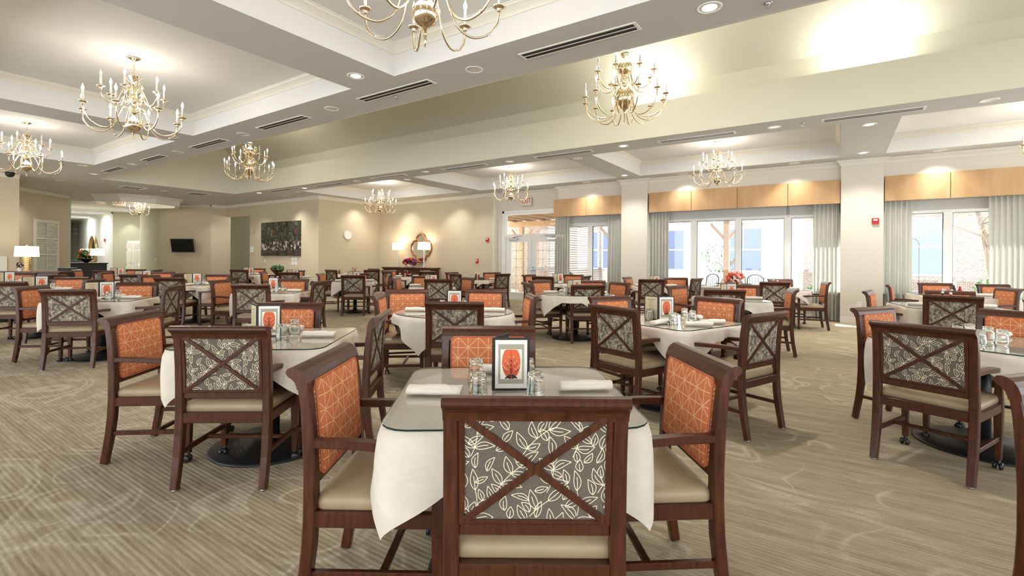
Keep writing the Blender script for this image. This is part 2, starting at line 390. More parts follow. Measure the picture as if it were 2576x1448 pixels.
for h in near+far:
    x0,x1,y0,y1=h; b=MB()
    b.quad((x0,y0,ZC),(x0,y1,ZC),(x0,y1,ZT),(x0,y0,ZT)); b.quad((x1,y1,ZC),(x1,y0,ZC),(x1,y0,ZT),(x1,y1,ZT)); b.quad((x0,y1,ZC),(x1,y1,ZC),(x1,y1,ZT),(x0,y1,ZT)); b.quad((x1,y0,ZC),(x0,y0,ZC),(x0,y0,ZT),(x1,y0,ZT))
    b.quad((x0,y0,ZT),(x0,y1,ZT),(x1,y1,ZT),(x1,y0,ZT)); o=struct(b.build('ceiling_tray',M['ceil']))
    b=MB(); crown(b,[(x0,y0),(x1,y0),(x1,y1),(x0,y1)],ZT,1,True); struct(b.build('trim_tray_crown',M['trim']))
# vaulted bay with light coves
b=MB(); z1,z2,ym=4.17,4.57,(VY0+VY1)/2; zr=z2+(ym-VY0+.35)*.62; dc=.38
b.box(VX0,VX1,VY1,VY1+.03,ZC-.001,z1); b.box(VX0,VX1,VY0-.03,VY0,ZC-.001,z1)
b.quad((VX0,VY1+.03,z1),(VX1,VY1+.03,z1),(VX1,VY1+dc,z1-.04),(VX0,VY1+dc,z1-.04)); b.quad((VX0,VY0-.03,z1),(VX0,VY0-dc,z1-.04),(VX1,VY0-dc,z1-.04),(VX1,VY0-.03,z1))
b.quad((VX0,VY1+dc,z1-.04),(VX1,VY1+dc,z1-.04),(VX1,VY1+dc,z2),(VX0,VY1+dc,z2)); b.quad((VX0,VY0-dc,z1-.04),(VX0,VY0-dc,z2),(VX1,VY0-dc,z2),(VX1,VY0-dc,z1-.04))
b.quad((VX0,VY1+dc,z2),(VX1,VY1+dc,z2),(VX1,ym,zr),(VX0,ym,zr)); b.quad((VX0,VY0-dc,z2),(VX0,ym,zr),(VX1,ym,zr),(VX1,VY0-dc,z2))
for X in (VX0,):
    b.add([(X,VY0-dc,ZC),(X,VY1+dc,ZC),(X,VY1+dc,z2),(X,ym,zr),(X,VY0-dc,z2)],[(0,1,2,3,4)])
struct(b.build('ceiling_vault',M['vault']))
# walls -------------------------------------------------------------
def wall(name,pts,z0,z1,mt,base=True,cr=True,side=1,th=.12):
    """wall along pts; room is on the left of travel when side=1"""
    b=MB(); n=len(pts)
    for i in range(n-1):
        (x0,y0),(x1,y1)=pts[i],pts[i+1]; d=Vector((x1-x0,y1-y0)).normalized(); nn=Vector((-d.y,d.x))*side
        ox,oy=-nn.x*th,-nn.y*th
        vs=[(x0,y0,z0),(x1,y1,z0),(x1+ox,y1+oy,z0),(x0+ox,y0+oy,z0),(x0,y0,z1),(x1,y1,z1),(x1+ox,y1+oy,z1),(x0+ox,y0+oy,z1)]
        b.add(vs,[(0,3,2,1),(4,5,6,7),(0,1,5,4),(1,2,6,5),(2,3,7,6),(3,0,4,7)])
    o=struct(b.build(name,mt))
    if cr:
        c=MB(); crown(c,pts,z1,side); struct(c.build('trim_crown',M['trim']))
    if base:
        for i in range(n-1):
            (x0,y0),(x1,y1)=pts[i],pts[i+1]; d=Vector((x1-x0,y1-y0)); L=d.length; ang=math.atan2(d.y,d.x); c=MB()
            pr=[(0,0),(.016*side,0),(.016*side,.11),(.011*side,.125),(.011*side,.135),(.004*side,.145),(0,.145)]
            c.extr(pr if side>0 else pr[::-1],0,L); struct(c.build('baseboard_run',M['trim'],loc=(x0,y0,z0),rz=ang))
    return o
YW=12.95   # window wall face
# window wall pieces (room to the -Y side): heads above the openings, piers and low walls under the sills
def wbox(name,x0,x1,y0,y1,z0,z1,mt): b=MB(); b.box(x0,x1,y0,y1,z0,z1); return struct(b.build(name,mt))
wbox('wall_mirror_side',-15.5,-10.39,13.2,13.4,0,ZC,M['wall'])
wbox('wall_pilaster_west',-10.39,-9.62,13.1,13.4,0,ZC,M['wall'])
wbox('wall_lit_return',-9.62,-9.60,13.1,13.3,0,ZC,M['trim'])  # side return of the pilaster; its lit white is put in as cream colour
wbox('wall_door_side',-9.62,-9.3,13.3,13.45,0,ZC,M['walllight'])
wbox('wall_door_head',-9.3,-7.1,13.3,13.45,2.86,ZC,M['walllight'])
wbox('wall_window_head_west',-7.1,-5.03,13.0,13.45,3.12,ZC,M['walllight']); wbox('wall_window_lintel_west',-7.1,-5.03,13.22,13.45,2.42,3.12,M['walllight'])
wbox('wall_pier_west',-5.03,-4.3,12.85,13.45,0,ZC,M['walllight'])
wbox('wall_window_head_middle',-4.3,.02,YW,13.45,3.12,ZC,M['walllight']); wbox('wall_window_lintel_middle',-4.3,.02,13.22,13.45,2.42,3.12,M['walllight'])
wbox('wall_pier_east',.02,.77,12.85,13.45,0,ZC,M['walllight'])
wbox('wall_window_head_east',.77,8.4,YW,13.45,3.12,ZC,M['walllight']); wbox('wall_window_lintel_east',.77,8.4,13.22,13.45,2.42,3.12,M['walllight'])
for nm,x0,x1 in (('wall_sill_west',-7.1,-5.03),('wall_sill_middle',-4.3,.02),('wall_sill_east',.77,8.4)):
    wbox(nm,x0,x1,13.15,13.45,0,.66,M['walllight']); wbox('trim_window_stool',x0,x1,13.05,13.2,.645,.675,M['white'])
    wbox('baseboard_window',x0,x1,13.13,13.15,0,.13,M['trim'])
for x0,x1,y in ((-15.4,-10.39,13.2),(-10.39,-9.62,13.1),(-5.03,-4.3,12.85),(.02,.77,12.85)):
    wbox('baseboard_wall',x0,x1,y-.018,y,0,.145,M['trim'])
c=MB(); crown(c,[(8.4,YW),(.77,YW),(.77,12.85),(.02,12.85),(.02,YW),(-4.3,YW),(-4.3,12.85),(-5.03,12.85),(-5.03,13.0),(-7.1,13.0),(-7.1,13.3),(-9.62,13.3),(-9.62,13.1),(-10.39,13.1),(-10.39,13.2),(-15.4,13.2),(-15.4,10.45),(-21.95,10.45)],ZC,1); struct(c.build('trim_crown_main',M['trim']))
wall('wall_clock_side',[(-15.4,13.2),(-15.4,10.601)],0,ZC,M['wall'],cr=False)
wbox('wall_painting_side',-20.06,-15.4,10.45,10.6,0,ZC,M['wall']); wbox('wall_kitchen_head',-21.95,-20.06,10.45,10.6,3.06,ZC,M['wall'])
wbox('wall_kitchen_passage',-20.0,-19.9,10.6,12.0,0,ZC,M['wallgrey']); wbox('wall_kitchen_back',-27,-19.9,11.9,12.0,0,ZC,M['wallgrey'])
wbox('baseboard_painting',-20.06,-15.4,10.432,10.45,0,.145,M['trim'])
A1=at_d(573,700,21.0); A2=at_d(530,700,20.57); A3=at_d(400,700,20.57); A4=at_d(352,700,23.2); A4b=at_d(351,700,24.6); A5=at_d(283,700,24.4); A6=at_d(193,700,31.0); A7=at_d(150,700,31.6)
wall('wall_tv_right',[(-21.95,10.6),A1[:2],A2[:2]],0,ZC,M['wall'])
wall('wall_tv_side',[A2[:2],A3[:2]],0,ZC,M['wall'])
wall('wall_tv_left',[A3[:2],A4[:2]],0,ZC,M['wallgrey'])
wall('wall_green_end',[A4b[:2],A5[:2]],0,ZC,M['wallgrey'],cr=False)
wall('wall_hall_mirror',[A5[:2],A6[:2]],0,ZC,M['wallblue']); wall('wall_hall_end',[A6[:2],A7[:2]],0,ZC,M['wallgrey'])
c=MB(); dv=Vector((A7[0]-A6[0],A7[1]-A6[1]))
for z in (1.0,2.75,3.0): c.box(0,dv.length,0.0,.03,z,z+.06)
struct(c.build('trim_hall_rails',M['white'],loc=(A6[0],A6[1],0),rz=math.atan2(dv.y,dv.x)))
wall('wall_hall_left',[A7[:2],(-31,7.2),(-23.75,5.75)],0,ZC,M['wallgrey'],cr=False)
wall('wall_window_diagonal',[(-23.6,5.62),(-21.9,3.95)],0,ZC,M['wall'])
wall('wall_west_return',[(-21.9,3.95),(-18.62,3.43)],0,ZC,M['wall'],cr=False)
wall('wall_west',[(-18.62,3.43),(-18.62,-4.5)],0,ZC,M['wall'])

# door and windows ---------------------------------------------------
def frame_box(b,x0,x1,z0,z1,y,w,dy,mat=0):
    b.box(x0,x0+w,y,y+dy,z0,z1,mat); b.box(x1-w,x1,y,y+dy,z0,z1,mat); b.box(x0+w,x1-w,y,y+dy,z1-w,z1,mat); b.box(x0+w,x1-w,y,y+dy,z0,z0+w,mat)
d=struct(empty('door_1',(-8.2,13.32,0)))
b=MB(); frame_box(b,-1.12,1.1,0,2.87,-.03,.07,.12); b.box(-1.05,1.03,-.03,.09,2.07,2.15); b.box(-1.17,-1.1,-.05,0,0,2.93); b.box(-1.17,1.1,-.05,0,2.86,2.93); b.build('frame',M['white'],d)
b=MB(); b.box(-1.05,1.03,.02,.03,2.15,2.8); b.build('transom_pane',M['pane'],d)
for s,(x0,x1) in enumerate(((-1.03,-.035),(-.025,1.0))):
    lf=MB(); gx0,gx1=x0+.17,x1-.16; 
    lf.box(x0,gx0,0,.045,.01,2.06); lf.box(gx1,x1,0,.045,.01,2.06); lf.box(gx0,gx1,0,.045,.01,.24); lf.box(gx0,gx1,0,.045,1.9,2.06)
    leaf=lf.build('door_leaf',M['white'],d)
    g=MB(); g.box(gx0,gx1,.018,.026,.24,1.9); g.build('pane',M['pane'],leaf)
    g=MB()
    for i in (1,2): x=gx0+(gx1-gx0)*i/3; g.box(x-.009,x+.009,.006,.04,.24,1.9)
    for i in range(1,6): z=.24+(1.66)*i/6; g.box(gx0,gx1,.006,.04,z-.009,z+.009)
    g.build('muntins',M['white'],leaf)
    g=MB(); cx=x0+.12 if s==0 else x1-.45; g.cbox(cx,cx+.33,-.06,0,1.96,2.03); g.tube([(cx+.17,-.04,2.04),(cx+.38,-.1,2.08),(cx+.55 if s==0 else cx-.1,-.02,2.1)],.012,6); g.build('door_closer',M['steel'],leaf)
g=MB(); g.box(.0,.9,-.07,-.03,1.0,1.05); g.cbox(-.06,.05,-.09,0,.97,1.09); g.build('push_bar',M['steel'],d)
def window(n,x0,x1,muls,z0,z1,y=13.2):
    w=struct(empty('window_%d'%n,((x0+x1)/2,y,0))); cx=(x0+x1)/2
    b=MB(); edges=[x0]+muls+[x1]
    b.box(x0-cx,x1-cx,0,.1,z1,z1+.08); b.box(x0-cx,x1-cx,0,.1,z0-.05,z0)
    for m in edges: b.box(m-cx-.07,m-cx+.07,-.01,.1,z0-.05,z1+.08)
    b.build('frame',M['white'],w)
    for i in range(len(edges)-1):
        a,e=edges[i]+.07,edges[i+1]-.07
        if e-a<.1: continue
        g=MB(); g.box(a-cx,e-cx,.045,.052,z0,z1); g.build('pane',M['pane'],w)
        g=MB(); frame_box(g,a-cx,e-cx,z0,z1,.03,.012,.03); g.build('gasket',M['blackplastic'],w)
    return w
window(1,-7.1,-5.03,[-6.13],.67,2.33); window(2,-4.3,.02,[-3.17,-2.1,-1.02],.67,2.36); window(3,.77,8.3,[1.84,2.9,3.96,5.0,6.1,7.2],.67,2.36)
# roller shades
for nm,x0,x1,lab in (('a',-6.98,-5.1,'white roller shade behind the short gold valance beside the door'),('b',-4.2,-1.05,'wide white roller shade over the three left panes of the middle window'),('c',-.98,-.02,'narrow white roller shade over the rightmost pane of the middle window'),('d',.85,2.6,'white roller shade of the right-hand window beneath the right valance')):
    b=MB(); b.box(x0,x1,13.16,13.163,2.42,3.1); o=b.build('roller_shade',M['shade']); tag(o,lab,'shade','roller shades')
    b=MB(); b.cbox(x0,x1,13.15,13.175,2.39,2.42); b.build('hem_bar',M['white'],o)
# valances: box pleats
def valance(x0,x1,splits,lab,y=12.88):
    r=empty('valance',((x0+x1)/2,y,2.62)); tag(r,lab,'valance','gold window valances'); cx=(x0+x1)/2
    e=[x0]+splits+[x1]
    for i in range(len(e)-1):
        b=MB(); a,c=e[i]+.006-cx,e[i+1]-.006-cx; n=10; vs=[];fs=[]
        for k in range(n+1):
            t=k/n; x=a+(c-a)*t; by=-.035*math.sin(PI*t)**.5 if 0<t<1 else 0
            for j in range(5): z=.525*j/4; vs.append((x,by*(1-.25*j/4)+.0,z))
        for k in range(n):
            for j in range(4): fs.append((k*5+j,(k+1)*5+j,(k+1)*5+j+1,k*5+j+1))
        b.add(vs,fs,0,True); b.box(a,c,.0,.02,0,.525); b.build('pleat_panel',M['valance'],r)
    b=MB(); b.box(x0-cx,x1-cx,.02,.1,.5,.52); b.box(x0-cx,x0-cx+.02,.0,.12,0,.52); b.box(x1-cx-.02,x1-cx,.0,.12,0,.52); b.build('valance_board',M['valance'],r)
valance(-7.19,-5.04,[-6.12],'short two-panel gold satin valance beside the glazed double door')
valance(-4.26,.01,[-3.16,-2.08,-1.0],'long four-panel gold satin valance over the middle window')
valance(.79,5.0,[1.83,2.9,3.95],'gold satin valance over the right-hand window, right of the wide pier')
def curtain(x0,x1,lab,y=13.0,z1=2.64):
    b=MB(); n=int((x1-x0)/.012); vs=[];fs=[]; rows=14; L=x1-x0; k=max(4,round(L/.085)); ph=random.random()*6
    for i in range(n+1):
        t=i/n
        for j in range(rows+1):
            s=j/rows; z=.02+(z1-.02)*s; w=.055*(1-.45*s)
            x=x0+L*t*(1) + .01*math.sin(3*t*6+ph)*(1-s); fold=math.cos(2*PI*k*t+ph+.5*math.sin(4*s+t*5)*(1-s))
            vs.append((x,y+w*fold,z))
    for i in range(n):
        for j in range(rows): fs.append((i*(rows+1)+j,(i+1)*(rows+1)+j,(i+1)*(rows+1)+j+1,i*(rows+1)+j+1))
    b.add(vs,fs,0,True); o=b.build('curtain',M['curtain']); tag(o,lab,'curtain','sage curtains')
curtain(-7.2,-6.7,'sage curtain panel between the double door and the narrow window')
curtain(-5.5,-5.06,'sage curtain panel just left of the left pier')
curtain(-4.25,-3.75,'sage curtain panel just right of the left pier')
curtain(-.5,-.01,'sage curtain panel touching the left edge of the wide pier')
curtain(.8,1.25,'sage curtain panel touching the right edge of the wide pier')
curtain(2.4,3.3,'broad pale curtain panel at the right edge of the picture')
# ------------------------------------------------------------------ the armchair
POST=[(0,-.052),(.08,-.038),(.18,-.02),(.30,-.006),(.42,0),(.56,-.001),(.70,-.008),(.80,-.017),(.875,-.028)]
Y0=-.235
def yb(z):
    for (a,p),(c,q) in zip(POST,POST[1:]):
        if a<=z<=c: t=(z-a)/(c-a); return Y0+p+(q-p)*t
    return Y0+POST[-1][1]
def rrect(hx,hy,cx,cy,r,z,n=5):
    pts=[]
    for (sx,sy,a0) in ((1,1,0),(-1,1,PI/2),(-1,-1,PI),(1,-1,3*PI/2)):
        for k in range(n+1):
            a=a0+PI/2*k/n; pts.append((cx+sx*(hx-r)+r*math.cos(a),cy+sy*(hy-r)+r*math.sin(a),z))
    return pts
def leaf_motifs(mb,mat):
    rnd=random.Random(5); W=.00105; taken=[]
    def ribbon(pts):
        seg=[]
        for p in pts:
            if abs(p[0])<=.209 and .562<=p[1]<=.873: seg.append(p)
            else:
                if len(seg)>1: emit(seg)
                seg=[]
        if len(seg)>1: emit(seg)
    def emit(seg):
        vs=[];n=len(seg)
        for i,(x,z) in enumerate(seg):
            a=seg[max(i-1,0)]; c=seg[min(i+1,n-1)]; dx,dz=c[0]-a[0],c[1]-a[1]; L=math.hypot(dx,dz) or 1
            for s in (-1,1): vs.append((x-dz/L*W*s,yb(z)-.0128,z+dx/L*W*s))
        mb.add(vs,[(2*i,2*i+1,2*i+3,2*i+2) for i in range(n-1)],mat)
    def leaf(x,z,a,L,w,force=False):
        ca,sa=math.cos(a),math.sin(a); bend=rnd.uniform(-.14,.14)
        def P(u,v):
            v2=v+bend*L*math.sin(PI*u/L); return (x+u*ca-v2*sa,z+u*sa+v2*ca)
        chk=[P(L*.45,0),P(L*.72,0),P(L,0),P(L*.5,w*.8),P(L*.5,-w*.8)]
        if not force and any((p[0]-q[0])**2+(p[1]-q[1])**2<.0098**2 for p in chk for q in taken): return False
        taken.extend(chk+[P(L*.25,0)]); N_=9
        for s in (1,-1): ribbon([P(L*k/N_,s*w*math.sin(PI*(k/N_)**.8)) for k in range(N_+1)])
        ribbon([P(L*k/5*.66,0) for k in range(6)]); return True
    def sprig(x,z,a,flip):
        L=.115; st=[]
        for k in range(9):
            t=k/8; aa=a+flip*.8*t; st.append((x+L*t*math.cos(a+flip*.4*t),z+L*t*math.sin(a+flip*.4*t)))
        ribbon(st)
        for k,da in ((8,.05),(8,.85),(8,-.75),(5,1.05),(5,-1.0),(2,1.15),(2,-1.1)):
            p=st[k]; leaf(p[0],p[1],a+flip*.6*k/8+da,rnd.uniform(.052,.064),rnd.uniform(.0105,.0125))
    for i in range(-2,4):
        for j in range(-1,4):
            sprig(i*.150+(.075 if j%2 else 0)-.04,.535+j*.108,R(60),1 if (i+j)%2 else -.6)
    for k in range(700):
        leaf(rnd.uniform(-.22,.22),rnd.uniform(.55,.88),rnd.uniform(.2,2.9),rnd.uniform(.036,.056),rnd.uniform(.0085,.0115))
def make_chair():
    r=empty('dining_armchair'); W=M['wood']
    for s in (-1,1):
        b=MB(); pts=[(s*.247,yb(z),z) for z in (.008,.08,.18,.30,.42,.56,.70,.80,.872)]
        b.sweep(pts,(1,0,0),[.04,.043,.046,.048,.048,.047,.046,.045,.045],[.042,.043,.044,.046,.046,.044,.041,.038,.036]); lg=b.build('rear_leg',W,r)
        b=MB(); b.lathe([(.013,0),(.016,.002),(.016,.009)],10,(s*.247,yb(0.0),0)); b.build('glide',M['steel'],lg)
        b=MB(); pts=[(s*.247,.222,z) for z in (.062,.2,.38,.44,.52,.64)]
        b.sweep(pts,(1,0,0),[.032,.038,.046,.046,.036,.040],[.032,.038,.046,.046,.036,.042]); fl=b.build('front_leg',W,r)
        b=MB(); b.lathe([(.010,.04),(.010,.065)],8,(s*.247,.222,0))
        for q in (-.016,.016):
            MM=Matrix.Translation((s*.247+q,.215,.024))@Matrix.Rotation(PI/2,4,'Y'); vs0=len(b.v); b.lathe([(.006,-.009),(.022,-.008),(.024,0),(.022,.008),(.006,.009)],12); b.v[vs0:]=[tuple(MM@Vector(v)) for v in b.v[vs0:]]
        b.cbox(s*.247-.010,s*.247+.010,.20,.24,.03,.048,.003); b.build('caster',M['blackplastic'],fl)
        b=MB(); pts=catmull([(s*.247,Y0-.0,.668),(s*.250,-.10,.668),(s*.254,.05,.660),(s*.252,.17,.652),(s*.247,.245,.650)],4)
        n=len(pts); b.sweep(pts,(1,0,0),[.036+.016*min(1,i/(n*.5)) for i in range(n)],.030); b.build('arm',W,r)
        b=MB(); b.sweep([(s*.247,-.25,.20),(s*.247,.222,.20)],(1,0,0),.022,.028); b.build('side_stretcher',W,r)
    b=MB(); b.sweep([(-.238,.02,.20),(.238,.02,.20)],(0,1,0),.026,.022); b.build('cross_stretcher',W,r)
    b=MB(); b.cbox(-.225,.225,.20,.24,.372,.43); b.cbox(-.225,.225,-.255,-.215,.372,.43)
    for s in (-1,1): b.cbox(s*.247-.018,s*.247+.018,-.22,.205,.372,.43)
    b.build('seat_frame',W,r)
    b=MB(); c=(.012); rg=[]
    for (ix,z) in ((.008,.426),(0,.436),(0,.456),(.004,.470),(.014,.480),(.04,.488),(.09,.494),(.15,.497)):
        rg.append(rrect(.252-ix,.238-ix,0,.012,max(.035-ix*.1,.015),z))
    b.rings(rg); b.build('seat',M['vinyl'],r)
    # back frame
    b=MB(); y=Y0-.028
    prof=[(y+.020,.862),(y+.018,.885),(y+.010,.908),(y-.002,.925),(y-.018,.936),(y-.036,.940),(y-.050,.937),(y-.058,.928),(y-.058,.918),(y-.050,.908),(y-.038,.900),(y-.026,.888),(y-.020,.872),(y-.018,.862)]
    b.extr(prof,-.270,.270,0); b.build('top_rail',W,r)
    b=MB(); b.cbox(-.224,.224,yb(.52)-.014,yb(.52)+.016,.512,.552)
    for s in (-1,1):
        pts=[(s*.216,yb(z)-.009,z) for z in (.55,.62,.70,.78,.865)]; b.sweep(pts,(1,0,0),.018,.022)
    b.cbox(-.224,.224,yb(.55)-.02,yb(.55)+.002,.548,.562); b.cbox(-.224,.224,yb(.862)-.021,yb(.862)-.002,.866,.878); b.build('back_frame',W,r)
    for s in (-1,1):
        b=MB(); n=8; pts=[(s*(-.205+.41*k/n),yb(.562+.308*k/n)-.0165,.562+.308*k/n) for k in range(n+1)]; b.sweep(pts,Vector((-s*.308,0,.41)),.021,.010); b.build('cross_bar',W,r)
    b=MB(); n=10
    for s0,s1,mi in ((-.216,.216,0),):
        vs=[];fs=[]
        for k in range(n+1):
            z=.556+(.876-.556)*k/n
            for X in (s0,s1): vs+= [(X,yb(z)-.0120,z),(X,yb(z)+.006,z)]
        for k in range(n):
            a=k*4; fs+= [(a,a+2,a+6,a+4),(a+1,a+5,a+7,a+3),(a,a+4,a+5,a+1),(a+2,a+3,a+7,a+6)]
        b.add(vs,fs,0)
    leaf_motifs(b,1); b.build('back_panel',[M['taupe'],M['thread']],r)
    b=MB(); rg=[]
    def pad(ix,off):
        out=[]
        for x,z,_ in rrect(.214-ix,.172-ix,0,.712,.022,0,4): out.append((x,yb(z)+off,z))
        return out
    rg=[pad(.004,.004),pad(0,.010),pad(0,.020),pad(.004,.027),pad(.012,.030),pad(.03,.034),pad(.07,.037)]
    b.rings([g[::-1] for g in rg]); bk=b.build('backrest',M['orange'],r)
    b=MB(); pr=[(x,yb(z)+.026,z) for x,z,_ in rrect(.213,.171,0,.712,.022,0,5)]; b.tube(pr,.0042,6,0,True); b.build('piping',M['piping'],bk)
    return r

# ------------------------------------------------------------------ tables, cloths, sheets of glass, settings
def outline(shape,size,n,r=None,inset=0.0):
    pts=[]
    if shape=='r':
        for k in range(n):
            a=2*PI*k/n; pts.append(((size/2-inset)*math.cos(a),(size/2-inset)*math.sin(a),a))
        return pts
    h=size/2-inset; r=(r or .1)-inset*.5; L=2*h-2*r; per=4*L+2*PI*r
    for k in range(n):
        s=(k/n*per+L/2)%per; q=int(s//(L+PI*r/2)); u=s-q*(L+PI*r/2)
        if u<L: x,y=h,-L/2+u
        else: a=(u-L)/r; x,y=h-r+r*math.cos(a),L/2+r*math.sin(a)
        for _ in range(q): x,y=-y,x
        pts.append((x,y,math.atan2(y,x)))
    return pts
def make_table(shape,size):
    r=empty('dining_table')
    rb=.40 if size>.93 else .35
    b=MB(); b.lathe([(rb,0),(rb,.008),(rb*.96,.018),(rb*.7,.032),(rb*.35,.046),(.07,.055),(.05,.07)],36); b.build('pedestal_base',M['black'],r)
    b=MB(); b.lathe([(.046,.05),(.046,.69)],20); b.lathe([(.05,.66),(.12,.70),(.12,.712)],16); b.build('pedestal_column',M['black'],r)
    b=MB(); o=outline(shape,size-.01,56,.09); b.rings([[(x,y,z) for x,y,_ in o] for z in (.708,.712,.742,.747)]); b.build('tabletop',M['wood2'],r)
    return r
def make_cloth(shape,size,seed,rot=0.0,drop0=.10,drop1=.27):
    rnd=random.Random(seed); n=192; b=MB(); ph=[rnd.uniform(0,6) for _ in range(5)]
    o=outline(shape,size,n,.10)
    rings=[[(x*.25,y*.25,.7555) for x,y,_ in o],[(x*.9,y*.9,.7555) for x,y,_ in o],[(x,y,.7545) for x,y,_ in o]]
    rows=9
    for j in range(1,rows+1):
        t=j/rows; rg=[]
        for x,y,a in o:
            c=abs(math.sin(2*(a-rot))); l=math.hypot(x,y); nx,ny=x/l,y/l
            dl=abs(((a-rot)%(PI/2))-PI/4); drop=drop0+drop1*max(0,1-dl/.56)**1.15+.010*math.sin(3*a+ph[0])
            z=.750-drop*t*(1-.02*t)
            hang=drop*t
            fold=.016*math.sin(9*a+ph[1])*t + .020*math.sin(4*a+ph[2])*t*t + .012*math.sin(17*a+ph[3])*t*t*(.3+c)
            # cloth stands off the edge; at the corners it falls into a fold
            near=max(0,1-dl/.3); off=.010+.020*min(1,hang/.1)*(1-near)+.012*near*math.sin(t*3)+fold*(.5+.5*(1-near))
            tx,ty=-ny,nx; sw=.02*near*math.sin(6*(a-rot)*2)*t
            rg.append((x+nx*off+tx*sw,y+ny*off+ty*sw,z))
        rings.append(rg)
    b.rings(rings[::-1],0,True,True,False)
    return b
def make_glass(shape,size):
    b=MB(); o=outline(shape,size-.004,96,.10); A=[(x,y,.7575) for x,y,_ in o]; B=[(x,y,.7640) for x,y,_ in o]; n=len(o)
    b.add(A+B,[tuple(n+i for i in range(n))],0)
    b.add(A+B,[(i,(i+1)%n,n+(i+1)%n,n+i) for i in range(n)],1,True); return b
def make_tumbler():
    b=MB(); n=20; fl=.04
    prof=[(.0375,0),(.0382,.003),(.0375,.02),(.0355,.05),(.0318,.085),(.0300,.098),(.0285,.104),(.012,.1055),(.0001,.1055)]
    inn=[(.0001,.082),(.022,.083),(.0265,.080),(.0300,.06),(.0330,.03),(.0352,.003),(.0375,0)]
    b.lathe(prof,n,(0,0,0),0,True,False,fl); b.lathe(inn,n,(0,0,0),0,True,False); return b.mesh('tumbler',[M['glass']])
def make_napkin():
    b=MB(); n=12; rg=[]
    for x in [-.115,-.112,-.08,-.04,0,.04,.08,.112,.115]:
        e=1 if abs(x)<.1145 else .75; ring=[]
        for k in range(n):
            a=2*PI*k/n; ring.append((x+.004*math.sin(a),.036*e*math.cos(a)*(1+.06*math.sin(x*60)),.0205+.0200*e*math.sin(a)*(1+.05*math.cos(x*50))))
        rg.append(ring)
    b.rings(rg,0,True)
    def onroll(x,a,rr=1.06): return (x,.036*rr*math.cos(a),.0205+.0212*rr*math.sin(a))
    tri=[]; 
    for i in range(7):
        a=R(150)+ (R(-20)-R(150))*(i/6)*.9 ; w=.07*(1-i/6); tri.append([onroll(-w+.01,a),onroll(w+.01,a)])
    vs=[p for q in tri for p in q]; b.add(vs,[(2*i,2*i+1,2*i+3,2*i+2) for i in range(6)],0,True)
    b.lathe([(.0001,0),(.012,.0),(.012,.003),(.0001,.003)],10,(-.10,0,.018)); return b.mesh('rolled_napkin',[M['napkin']])
